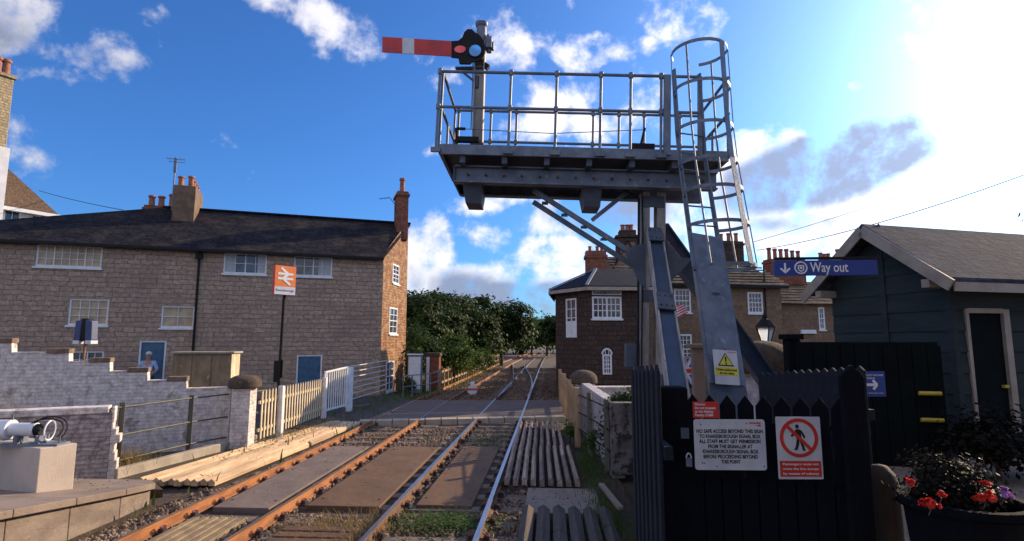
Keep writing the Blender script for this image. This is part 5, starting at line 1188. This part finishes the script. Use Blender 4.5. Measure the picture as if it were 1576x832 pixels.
# lantern
q=gy(1179,520,10.9)
LN=thing('station_lantern','black four-sided lantern with white glass on a short post behind the domed pillar','street lamp',(q.x,10.9,.95))
zb=gy(1179,525,10.9).z-.95; zt=gy(1179,503,10.9).z-.95
MB().tube((0,0,0),(0,0,zb),.035).build('post',M['black'],LN,smooth=True)
MB().lathe([(.08,zb),(.165,zt)],(0,0,0),4).build('lantern_glass',plain('frosted_lamp_glass',(.92,.92,.90),(.88,.88,.86),3,.5,0.,trans=.9),LN)
b=MB()
for k in range(4):
    t=PI/2*k; b.tube((.085*math.cos(t),.085*math.sin(t),zb),(.17*math.cos(t),.17*math.sin(t),zt),.012)
b.lathe([(.10,-.03),(.10,0),(.03,.0)],(0,0,zb),8); b.build('lantern_frame',M['black'],LN)
b=MB(); b.lathe([(.19,0),(.17,.03),(.08,.14),(.05,.16),(.05,.2),(.03,.24),(.012,.3)],(0,0,zt),8); b.build('lantern_roof',M['black'],LN)
# grey post near ladder
q=gy(1074,560,9.4); o=MB().box(-.09,.09,-.09,.09,0,gy(1074,536,9.4).z-.9).box(-.15,.15,-.13,.13,gy(1074,536,9.4).z-.9,gy(1074,529,9.4).z-.9).build('stone_post',M['concrete'],loc=(q.x,9.4,.9),bevel=.015); tag(o,'pale square stone post with flat cap left of the caution sign','post')
# ---------------- green timber shed
SH_c=gy(1462,447,8.5); SH_l=gy(1262,450,11.0)
Nw=gy(1465,447,8.15); gdv=Vector((math.sin(R(-18.6)),math.cos(R(-18.6)))); gxd=Vector((gdv.y,-gdv.x)); g0=Vector((Nw.x,Nw.y))+gdv*.32+gxd*.37; 
SH=thing('green_shed','dark green weatherboarded shed with slate roof and cream bargeboards on the right','shed',(g0.x,g0.y,.95))
# local frame: +x along front (away to the right), +y along gable (away)
rzS=math.atan2(gdv.y,gdv.x)-PI/2; SH.rotation_euler=(0,0,rzS)
GW=2.12; zE=Nw.z-.95+.30; LX=8.
def weather(b,L0,L1,z0,zf,axis):
    z=z0
    while z<zf-.01:
        z2=min(z+.30,zf)
        if axis=='x': b.add([(L0,-.022,z),(L1,-.022,z),(L1,0,z2),(L0,0,z2),(L0,.02,z),(L1,.02,z),(L1,.02,z2),(L0,.02,z2)],[(0,1,2,3),(0,4,5,1),(7,6,5,4)])
        z=z2
dd0,dd1=.22,1.02
b=MB(); weather(b,0,dd0,0,zE,'x'); weather(b,dd1,LX,0,zE,'x'); weather(b,dd0,dd1,2.12,zE,'x'); b.build('front_wall',M['green'],SH)
b=MB(); z=0; rise=.80
while z<zE+rise-.02:
    z2=z+.30; 
    def hw_(zz): return (0,GW) if zz<=zE else (GW*.5*(zz-zE)/rise, GW-GW*.5*(zz-zE)/rise)
    a=hw_(z); c=hw_(min(z2,zE+rise))
    b.add([(-.022,a[0],z),(-.022,a[1],z),(0,c[1],z2),(0,c[0],z2),(.02,a[0],z),(.02,a[1],z)],[(0,1,2,3),(0,4,5,1)]); z=z2
b.build('gable_wall',M['green'],SH)
MB().box(-.035,.06,-.035,.06,0,zE).build('corner_board',M['green'],SH); MB().box(-.035,-.023,GW*.5-.05,GW*.5+.05,0,zE+.9).build('cover_strip',M['green'],SH)
ov_=.30; sl=rise/(GW/2)
rf=MB(); rf.slab([(-.35,-ov_,zE-ov_*sl+.12),(LX,-ov_,zE-ov_*sl+.12),(LX,GW/2,zE+rise+.12),(-.35,GW/2,zE+rise+.12)],.06); rf.slab([(-.35,GW/2,zE+rise+.12),(LX,GW/2,zE+rise+.12),(LX,GW+ov_,zE-ov_*sl+.12),(-.35,GW+ov_,zE-ov_*sl+.12)],.06)
M['shedslate']=masonry('grey_slate_roof',(.052,.066,.10),(.036,.047,.075),(.03,.035,.05),.32,.2,.012,.6,.02,(.16,.165,.18),.4,zs=1.6,stain_scale=2.,rough=.95)
rf.build('roof',M['shedslate'],SH)
for s_ in (0,1):
    ye=-ov_-.02 if s_==0 else GW+ov_+.02
    MB().beam((-.37,ye,zE-ov_*sl+.0),(-.37,GW/2,zE+rise+.0),.03,.17,side=(1,0,0)).build('bargeboard',M['barge'],SH)
MB().box(-.33,LX,-ov_-.05,-ov_-.02,zE-ov_*sl-.08,zE-ov_*sl+.05).build('fascia',M['barge'],SH)
MB().box(-.36,-.02,.0,.12,zE-.22,zE-.1).build('purlin_end',M['barge'],SH); MB().box(-.36,-.02,GW-.12,GW,zE-.22,zE-.1).build('purlin_end',M['barge'],SH)
o=MB().box(dd0+.06,dd1-.06,.01,.05,0,2.06).build('door',M['hoard'],SH); MB().box(dd1-.2,dd1-.12,-.05,0,.98,1.02).build('handle',M['yellow'],o)
MB().box(dd0,dd0+.06,-.04,.03,0,2.12).box(dd1-.07,dd1+.05,-.04,.03,0,2.12).box(dd0+.06,dd1-.07,-.04,.03,2.06,2.13).build('door_frame',M['barge'],o)
bk=MB(); bk.add([(0,GW,0),(LX,GW,0),(LX,GW,zE),(0,GW,zE)],[(3,2,1,0)]); bk.add([(LX,0,0),(LX,GW,0),(LX,GW,zE),(LX,GW/2,zE+rise),(LX,0,zE)],[(0,1,2,3,4)]); bk.build('rear_wall',M['green'],SH)
# way out sign
WO,w_,h_=signplate('way_out_sign','long hanging blue Way out sign with a white arrow and round badge','' and 0 or 1190,401,1347,424,6.9,'signblue',R(0),t=.05,r=.005)
b=MB(); ax=-w_*.40; stroke(b,(ax,h_*.33),(ax,-h_*.25),.022,-.055,-.0505); stroke(b,(ax-.055,-h_*.02),(ax+.006,-h_*.32),.022,-.0554,-.0505); stroke(b,(ax+.055,-h_*.02),(ax-.006,-h_*.32),.022,-.0558,-.0505); b.build('arrow',M['textwhite'],WO)
text('Way out',.165,w_*.03,-h_*.0,M['textwhite'],WO,y=-.053,bold=.002,width=w_*.37)
cx_=-w_*.245; b=MB(); b.path([(cx_+.068*math.cos(t),-.053,.068*math.sin(t)) for t in [2*PI*k/24 for k in range(24)]],.009,6,closed=True); stroke(b,(cx_-.03,.028),(cx_+.03,.028),.012,-.056,-.0505); stroke(b,(cx_-.03,.03),(cx_-.03,-.02),.012,-.0564,-.0505); stroke(b,(cx_+.03,.03),(cx_+.03,-.02),.012,-.0568,-.0505); stroke(b,(cx_-.03,-.02),(cx_,-.045),.012,-.0572,-.0505); stroke(b,(cx_+.03,-.02),(cx_,-.045),.012,-.0576,-.0505); b.prism([(cx_-.015,.015),(cx_+.015,.015),(cx_+.012,-.015),(cx_-.012,-.015)],-.0565,-.0505); b.build('badge',M['textwhite'],WO)
b=MB()
for x in (-w_*.25,w_*.4): b.tube((x,0,h_/2),(x,0,h_/2+.05),.012)
b.beam((-w_*.48,0,h_/2+.03),(w_*.55,.0,h_/2+.03),.03,.03); b.build('hanger',M['black'],WO)
# overhead cables
def cable(p,q,sag,lab):
    b=MB(); b.path([p.lerp(q,k/12)-Vector((0,0,sag*4*(k/12)*(1-k/12))) for k in range(13)],.022,5); tag(b.build('overhead_cable',M['black']),lab,'cable','cables across the sky')
cable(gy(1165,385,38),gy(1700,222,22),.5,'lowest dark cable running from the terrace chimneys up to the right edge')
cable(gy(1160,372,38),gy(1420,290,60),.1,'faint higher cable above the terrace chimneys')
cable(gy(60,293,44),gy(190,323,34),.1,'thin cable between the white house and the cottage roof')
cable(gy(1232,396,39),gy(1330,399,40),.0,'thin horizontal pipe between the two red chimney stacks')

# ---------------- unseen building with an overhang, added to shade the right foreground
SB2=thing('shade_building','unseen stone building with an overhang behind the camera, added to shade the right foreground','shade blocker',(0,0,0))
MB().box(4.2,14,-24,2.0,.95,5.2).build('wall',M['rowstone'],SB2)
MB().slab([(1.2,-24,5.35),(4.6,-24,5.7),(4.6,3.3,5.7),(1.2,3.3,5.35)],.14).build('shade_canopy',M['slate'],SB2)  # overhang added to cut skylight on the near right side
MB().slab([(4.2,-24,5.72),(9,-24,8.4),(9,2.2,8.4),(4.2,2.2,5.72)],.14).slab([(14.2,-24,5.72),(9,-24,8.4),(9,2.2,8.4),(14.2,2.2,5.72)],.14).build('roof',M['slate'],SB2)
for y in (-16,-10,-4): 
    d=door(SB2,4.2,y+1.2,.96,1.1,2.3,rz=R(-90),rec=-.02); 
# ---------------- beyond the crossing
def simple(name,lab,cat,x,y,parts,rz=0,group=None):
    t=thing(name,lab,cat,(x,y,0),rz,group)
    for nm,mb,mat in parts: mb.build(nm,M[mat],t,bevel=.01)
    return t
q=gz(640,600,0)
simple('trackside_cabinet','tall pale grey cabinet beyond the crossing left of the tracks','cabinet',gy(640,595,30.2).x,30.2,[('body',MB().box(-.42,.30,-.35,.35,-.1,gy(640,546,30).z),'galv'),('lid',MB().box(-.46,.34,-.38,.38,gy(640,546,30).z,gy(640,546,30).z+.05),'whitep'),('cabinet_door',MB().box(-.38,.26,-.37,-.352,.1,gy(640,546,30).z-.1),'whitep')],R(8))
simple('white_post','thin white post between the grey cabinet and the brown brick pillar','post',gy(658,590,31).x,31,[('post',MB().box(-.07,.07,-.07,.07,-.1,1.75),'whitep')])
simple('brick_pillar','brown ivy-topped brick pillar behind the pale cabinet','pillar',gy(666,590,32.5).x,32.5,[('shaft',MB().box(-.4,.4,-.3,.3,-.1,1.75),'redbrick'),('cap',MB().box(-.46,.46,-.36,.36,1.75,1.95),'capstone')])
HR=thing('handrail','grey tubular handrail around the cabinet left of the tracks','railing',(0,0,0))
pp_=[gz(620,612,0),gz(634,610,0),gz(662,606,0),gz(676,600,0)]
for p in pp_: MB().tube(p,p+Vector((0,0,1.0)),.03).build('post',M['galv'],HR,smooth=True)
for z in (1.0,.5): b=MB(); b.path([p+Vector((0,0,z)) for p in pp_],.026,6); b.build('rail',M['galv'],HR,smooth=True)
b=MB()
q=gz(727,607,-.15)
SD=thing('shunting_disc','small white disc signal with a red bar on the ground between the tracks','railway signal',(q.x,q.y,-.2))
b=MB(); b.prism([(.26*math.cos(t),.3+.26*math.sin(t)) for t in [2*PI*k/24 for k in range(24)]],-.02,0); b.build('disc',M['signwhite'],SD); MB().box(-.255,.255,-.03,-.021,.27,.37).build('red_bar',M['signred'],SD); MB().tube((0,.05,0),(0,.05,.6),.03).build('post',M['black'],SD)
MB().box(-.1,.1,.0,.2,.5,.7).build('lamp_case',M['whitep'],SD)
# long lineside fence
LF=thing('lineside_fence','low overgrown timber fence running into the distance left of the tracks','fence',(0,0,0))
A=gz(676,598,0);B=gz(770,556,0)
b_l=(B-A).length; n=34
for i in range(n):
    p=A.lerp(B,i/(n-1)); MB().box(-.07,.07,-.05,.05,-.1,1.15+random.uniform(-.1,.1)).build('post',M['palew'],LF,loc=p)
for z in (.3,.9): MB().beam(A+Vector((0,0,z)),B+Vector((0,0,z)),.05,.12).build('fence_rail',M['palew'],LF)
# foliage ------------------------------------------------------
def leaves(blobs_,n,size,clump=.55,per=45,core=.72):
    """blobs_: (cx,cy,cz,rx,ry,rz). leaf quads grouped in clumps near the surface and a sparser inside"""
    vol=np.array([b[3]*b[4]*b[5] for b in blobs_])**.67; pr=vol/vol.sum(); nc=max(6,n//per)
    idx=rng.choice(len(blobs_),nc,p=pr); B=np.array(blobs_)[idx]
    d=rng.normal(size=(nc,3)); d/=np.linalg.norm(d,axis=1)[:,None]; d[:,2]=np.where(d[:,2]<-.35,-d[:,2],d[:,2])
    rad=rng.uniform(core,1.05,(nc,1)); C=B[:,:3]+d*rad*B[:,3:]
    cs=clump*rng.uniform(.6,1.5,(nc,1)); k=rng.integers(0,nc,n)
    P=C[k]+rng.normal(0,.42,(n,3))*cs[k]*np.array([1,1,.7])
    nr=d[k]*.8+rng.normal(0,.33,(n,3))+np.array([0,0,.3]); nr/=np.linalg.norm(nr,axis=1)[:,None]
    t=np.cross(nr,rng.normal(size=(n,3))); t/=np.linalg.norm(t,axis=1)[:,None]; u=np.cross(nr,t)
    s=(size*rng.uniform(.6,1.4,(n,1)))
    V=np.stack([P-t*s*.5,P+u*s*.32,P+t*s*.5,P-u*s*.32],1).reshape(-1,3)
    return V
def leafobj(name,V,mat,parent=None):
    me=bpy.data.meshes.new(name); n=len(V)//4
    me.vertices.add(len(V)); me.vertices.foreach_set('co',V.astype(np.float32).ravel())
    me.loops.add(n*4); me.loops.foreach_set('vertex_index',np.arange(n*4,dtype=np.int32)); me.polygons.add(n); me.polygons.foreach_set('loop_start',np.arange(0,n*4,4,dtype=np.int32)); me.polygons.foreach_set('loop_total',np.full(n,4,dtype=np.int32))
    me.update(); me.validate(); me.materials.append(M[mat]); o=bpy.data.objects.new(name,me); COL.objects.link(o)
    if parent is not None:o.parent=parent
    return o
def tree(name,lab,x,y,h,r,n,size,mat='leaf',low=.12,group='trees beyond the crossing',cat='tree',clump=.8):
    t=thing(name,lab,cat,(x,y,-.2),random.random()*6,group)
    bl=[]; 
    for k in range(9):
        a=random.random()*6.28; rr=r*random.uniform(.25,.62); z=h*random.uniform(low+.2,.78); q=r*random.uniform(.34,.55); bl.append((rr*math.cos(a),rr*math.sin(a),z,q,q,q*.85))
    bl.append((0,0,h*.55,r*.6,r*.6,h*.36)); bl.append((0,0,h-r*.42,r*.42,r*.42,r*.42))
    leafobj('crown',leaves(bl,n,size,clump=clump),mat,t)
    tb=MB(); tb.tube((0,0,-.1),(.1,0,h*.4),h*.035,h*.022,8); 
    for k in range(6):
        a=k*1.05+random.random(); tb.tube((.1,0,h*random.uniform(.25,.4)),(r*.55*math.cos(a),r*.55*math.sin(a),h*random.uniform(.5,.75)),h*.014,h*.004,6)
    tb.build('trunk',M['bark'],t,smooth=True); return t
def tpx(name,lab,px,pyt,Y,r,n,size,**k):
    p=gy(px,pyt,Y); return tree(name,lab,p.x,Y,p.z+.2,r,n,size,**k)
tpx('broadleaf_tree','dark bushy tree immediately behind the cottage gable',632,456,50,5.2,17000,.32)
tpx('broadleaf_tree','tall dark tree second from the cottage gable',668,450,54,4.6,17000,.32)
tpx('broadleaf_tree','sunlit topped tree in the middle of the tree line above the hedge',708,455,58,4.6,13000,.36)
tpx('broadleaf_tree','wide rounded tree at the right end of the dark tree line',772,470,66,4.8,14000,.38)
tpx('broadleaf_tree','lower leafy tree in front of the wide rounded tree',735,488,60,3.6,9000,.34)
tpx('broadleaf_tree','small leafy tree at the track edge below the rounded tree',752,510,58,2.4,6000,.3,mat='leaf')
tpx('broadleaf_tree','distant paler tree left of the two at the end of the line',818,494,112,5.0,8000,.5,mat='leaf2')
tpx('broadleaf_tree','distant round bright tree near the signal box edge',841,492,104,4.4,8000,.5,mat='leaf2')
tpx('broadleaf_tree','dark distant tree touching the signal box wall',862,486,98,4.0,6000,.5)
tpx('broadleaf_tree','distant tree filling the gap at the end of the track',800,500,125,7.,7000,.55)
tree('broadleaf_tree','leafy tree showing above the shed roof at the right edge',19.0,17.5,8.0,4.3,15000,.17,group=None,clump=.45)
tree('broadleaf_tree','unseen low tree added behind the green shed to shade the right foreground',12.2,18.5,5.6,2.8,7000,.16,group=None,clump=.45)  # out-of-sight tree added to cast shade on the near right ground
tree('broadleaf_tree','unseen bushy tree added between the shed and the terrace to shade the right foreground',15.2,22.,6.0,3.2,7000,.18,group=None,clump=.45)  # second out-of-sight tree, also added for foreground shade
for i,(x_,y_,h_,r_) in enumerate(((5.6,37.5,4.6,2.4),(5.8,44,4.8,3.),(5.9,52,5.,3.4),(5.8,61,5.,3.4))):
    tree('broadleaf_tree',['low bushy tree directly behind the signal box','low bushy tree second behind the signal box','low bushy tree third behind the signal box','farthest low bushy tree right of the line'][i],x_,y_,h_,r_,5000,.5)
# far wood closing the view
bl=[(x,140+random.uniform(-5,5),3,7,5,random.uniform(4,6.5)) for x in range(-60,50,6)]
bl+=[(x,118+random.uniform(-3,3),.8,4,3,random.uniform(1.2,2.6)) for x in range(-40,40,4) if not -5<x<1]
o=leafobj('distant_wood',leaves(bl,26000,.7,clump=1.6),'leaf'); struct(o,'stuff'); o['label']='far-off wood across the end of the line'; o['category']='wood'
bl=[(gz(690,600,0).x-3-k*.8,34+k*3.2,1.2,2.2,2.2,2.2) for k in range(8)]
o=leafobj('undergrowth',leaves(bl,16000,.2,clump=.6),'leaf'); struct(o,'stuff'); o['label']='dark undergrowth behind the lineside fence'; o['category']='undergrowth'
def shrub(lab,x,y,h,r,n,mat,size=.12,z=-.1,group='shrubs by the railway',name='shrub',cat='shrub'):
    t=thing(name,lab,cat,(x,y,z),0,group); bl=[(0,0,h*.5,r,r,h*.5),(r*.4,.1,h*.4,r*.6,r*.6,h*.4),(-r*.4,0,h*.45,r*.6,r*.6,h*.42)]
    leafobj('foliage',leaves(bl,n,size,clump=.3*r+.1,core=.4),mat,t); b=MB(); b.tube((0,0,0),(0,0,h*.5),.03,.015); b.tube((0,0,h*.15),(r*.4,0,h*.6),.02,.01); b.tube((0,0,h*.15),(-r*.4,0,h*.6),.02,.01); b.build('stem',M['bark'],t); return t
p=gz(697,588,0); shrub('ivy covered square hedge bush beside the lineside fence',p.x,p.y,3.0,1.25,9000,'leaf2',.14)
p=gy(726,575,44); shrub('ivy clump over the fence, second from the cabinet',p.x,44,2.1,1.0,4000,'leaf2',.14)
p=gy(744,570,52); shrub('third ivy clump farther along the lineside fence',p.x,52,2.1,1.0,3500,'leaf2',.16)
p=gy(625,600,29.5); shrub('small bright plant at the foot of the cottage gable',p.x+.1,29.6,.9,.35,900,'leaf2',.09)
shrub('leafy weed growing at the corner of the weathered guard and paling fence',.52,15.6,.55,.24,800,'weed',.05)
shrub('tall thin weed beside the second post of the right-hand fence',.95,13.3,.8,.16,420,'weed',.06)
# ivy on the dark old wall
bl=[(gy(945,640,12.9).x+.3,12.75,1.0,.55,.12,.6),(gy(945,640,12.9).x+.1,12.7,.4,.5,.15,.5)]
o=leafobj('ivy',leaves(bl,4600,.07,clump=.2,core=.3),'leaf'); tag(o,'dark ivy hanging over the stained old wall','ivy')
def tuft(lab,cx_,cy,rx,ry,n,h,mat,z=-.18,w=.006,name='weeds',lean=.5,broad=False):
    V=[]
    for i in range(n):
        x=cx_+rng.normal(0,rx*.5); y=cy+rng.normal(0,ry*.5); a=rng.uniform(0,6.28); hh=h*rng.uniform(.4,1.2); l=rng.uniform(0,lean)*hh
        d=np.array([math.cos(a),math.sin(a),0]); s=np.array([-d[1],d[0],0])*w*rng.uniform(.6,1.4); p=np.array([x,y,z])
        if broad: p[2]+=rng.uniform(0,h); e=p+d*w*3+np.array([0,0,w*rng.uniform(-.5,1.5)]); V+= [p,(p+e)/2+s,e,(p+e)/2-s]
        else:
            m_=p+d*l*.35+np.array([0,0,hh*.6]); e=p+d*l+np.array([0,0,hh]); V+=[p-s,p+s,m_+s*.7,m_-s*.7]; V+=[m_-s*.7,m_+s*.7,e+s*.1,e-s*.1]
    o=leafobj(name,np.array(V),mat); struct(o,'stuff'); o['label']=lab; o['category']='weeds'; return o
tuft('bright green weed patch between the rails of the right-hand track',-1.66,8.95,.95,.5,2600,.10,'weed',w=.014,broad=True)
tuft('green weeds in the ballast against the crossing',-1.7,16.3,.9,1.6,900,.10,'weed',w=.015,broad=True)
tuft('dry grass tufts between the two tracks',-3.15,8.6,.9,.7,700,.16,'drygrass',lean=1.5,w=.005)
tuft('dry grass beside the left rail of the right-hand track',-2.75,7.6,.35,1.6,800,.16,'drygrass',lean=1.4,w=.005)
tuft('dry weeds among the stones by the left track',-5.0,16.6,1.2,1.2,300,.08,'drygrass',w=.004)
tuft('dry litter of leaves along the picket fence',-7.3,16.6,.5,3.2,900,.07,'drygrass',z=.0,w=.02,broad=True)
tuft('grass along the platform ramp edge',-6.55,8.2,.2,2.2,500,.07,'drygrass',w=.003)
tuft('weeds at the foot of the right-hand post fence',.85,12.6,.35,3.,1300,.12,'weed',z=-.1,w=.005)
tuft('dark weeds between the platform and the guards',.9,8.5,.35,2.5,900,.14,'weed',z=-.1,w=.005)
tuft('dark verge weeds right of the far track',1.2,42,.6,22,2600,.25,'weed',w=.02)
tuft('verge grass left of the far tracks',-7.2,44,1.4,26,5000,.30,'weed',w=.02)
o=tuft('brown brambles behind the broken wall end',-8.9,11.6,.5,.5,700,.35,'drygrass',z=0,lean=1.5,w=.005)
# ---------------- planter with flowers, barrel-like post, dark bush
q=gy(1485,790,4.0)
PL=thing('flower_planter','dark round planter with red flowers in the bottom right corner','planter',(q.x+.0,4.0,.95))
zt=gy(1485,787,3.7).z-.95
MB().lathe([(.24,0),(.28,.05),(.33,zt-.08),(.36,zt-.06),(.36,zt),(.31,zt),(.30,zt-.06)],(0,0,0),24).build('tub',M['navy'],PL,smooth=True)
MB().lathe([(.01,zt-.05),(.37,zt-.05)],(0,0,0),24).build('soil',M['earth'],PL)
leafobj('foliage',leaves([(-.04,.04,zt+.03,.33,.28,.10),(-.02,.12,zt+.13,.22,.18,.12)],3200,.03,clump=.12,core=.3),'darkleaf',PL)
def flower(px_,py_,r,mat,lab):
    p=gy(px_,py_,3.66 if py_>755 else 3.75); t=thing('flower',lab,'flower',p,0,'flowers in the planter'); V=leaves([(0,0,0,r,r,r*.8)],int(420*r/.04),.022,clump=.012,core=.4); leafobj('bloom',V,mat,t); 
    MB().tube((0,0,-.02),(0,.03,-.07),.003).build('stem',M['greenmetal'],t)
flower(1433,776,.045,'petal','large red bloom at the left of the planter'); flower(1517,767,.055,'petal','largest red-orange bloom near the right of the planter'); flower(1449,761,.018,'petal','tiny red bloom just above the left one'); flower(1518,744,.022,'petal','small pink-red bloom above the largest bloom'); flower(1402,742,.02,'petal','lone small red bloom at the far left above the planter'); flower(1545,760,.045,'petalp','purple and white bloom at the right of the planter')
q=gy(1358,720,4.6)
o=MB().lathe([(.01,1.0),(.05,.99),(.10,.93),(.125,.83),(.13,.6),(.13,0),(.13,-.2)],(0,0,0),18).build('rounded_bollard',plain('ochre_timber',(.05,.026,.011),(.03,.016,.009),4,.8,.4,stretch=(3,3,.3)),loc=(q.x-.02,4.6,gy(1348,714,4.6).z-1.0),smooth=True); tag(o,'ochre brown rounded bollard right of the thick dark post','bollard')
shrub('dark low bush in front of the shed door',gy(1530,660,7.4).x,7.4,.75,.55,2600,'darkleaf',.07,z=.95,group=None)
# ---------------- person by the cottage door
def person():
    s,z0=fa(236,600); c=math.cos(R(23)); sn=math.sin(R(23)); s=fa(235,560)[0]
    x=HC[0]+s*c+.75*sn; y=HC[1]+s*sn-.75*c
    t=thing('person','white-haired person in a pale blue shirt and green trousers before the blue cottage door','person',(x,y,-.06),R(23))
    hh=fa(236,541)[1]+.05; k=hh/1.72
    pts={'pel':(0,0,.92,.15,.11),'bel':(0,0,1.08,.145,.10),'ch':(0,0,1.30,.165,.11),'nk':(0,-.02,1.45,.06,.06),'hd0':(0.01,-.05,1.54,.07,.075),'hd1':(.01,-.06,1.63,.085,.10),'hd2':(.01,-.05,1.70,.06,.07),
     'sl':(-.19,0,1.38,.06,.06),'el':(-.27,-.05,1.13,.045,.045),'wl':(-.12,-.25,1.02,.03,.03),'fl':(-.05,-.31,1.04,.035,.02),'sr':(.19,0,1.38,.06,.06),'er':(.28,-.03,1.12,.045,.045),'wr':(.16,-.23,1.0,.03,.03),'fr':(.09,-.30,1.01,.035,.02),
     'hl':(-.09,0,.86,.10,.10),'kl':(-.11,-.03,.48,.065,.065),'al':(-.11,.02,.09,.045,.045),'tl':(-.12,-.16,.03,.04,.03),'hr':(.09,0,.86,.10,.10),'kr':(.11,-.03,.48,.065,.065),'ar':(.11,.02,.09,.045,.045),'tr':(.12,-.16,.03,.04,.03)}
    E_=[('pel','bel'),('bel','ch'),('ch','nk'),('nk','hd0'),('hd0','hd1'),('hd1','hd2'),('ch','sl'),('sl','el'),('el','wl'),('wl','fl'),('ch','sr'),('sr','er'),('er','wr'),('wr','fr'),('pel','hl'),('hl','kl'),('kl','al'),('al','tl'),('pel','hr'),('hr','kr'),('kr','ar'),('ar','tr')]
    def skin(name,keys,mat,grow=0.,root='pel'):
        ks=[q for q in pts if q in keys]; me=bpy.data.meshes.new(name); me.from_pydata([Vector(pts[q][:3])*k for q in ks],[(ks.index(a),ks.index(b)) for a,b in E_ if a in ks and b in ks],[])
        o=bpy.data.objects.new(name,me); COL.objects.link(o); me.materials.append(M[mat]); m_=o.modifiers.new('skin','SKIN'); m_.use_smooth_shade=True
        for i,q in enumerate(ks): sv=me.skin_vertices[0].data[i]; sv.radius=((pts[q][3]+grow)*k,(pts[q][4]+grow)*k); sv.use_root=(q==root)
        sb=o.modifiers.new('sub','SUBSURF'); sb.levels=2; sb.render_levels=2; o.parent=t; return o
    skin('body',list(pts),'skin'); skin('shirt',['pel','bel','ch','sl','el','sr','er'],'shirt',.018); skin('trousers',['pel','hl','kl','al','hr','kr','ar'],'trouser',.014)
    b=MB(); b.lathe([(.03,-.06),(.11,-.05),(.125,.0),(.10,.06),(.03,.09),(.005,.095)],(0.01*k,-.035*k,1.68*k),14); b.build('hair',M['hair'],t,smooth=True)
    b=MB(); b.lathe([(.004,-.015),(.016,0),(.004,.02)],(.01*k,-.16*k,1.62*k),8); b.build('nose',M['skin'],t)
    for s_ in (-1,1): MB().lathe([(.002,-.01),(.011,0),(.002,.01)],((.01+s_*.03)*k,-.145*k,1.645*k),8).build('eye',M['textblack'],t)
person()
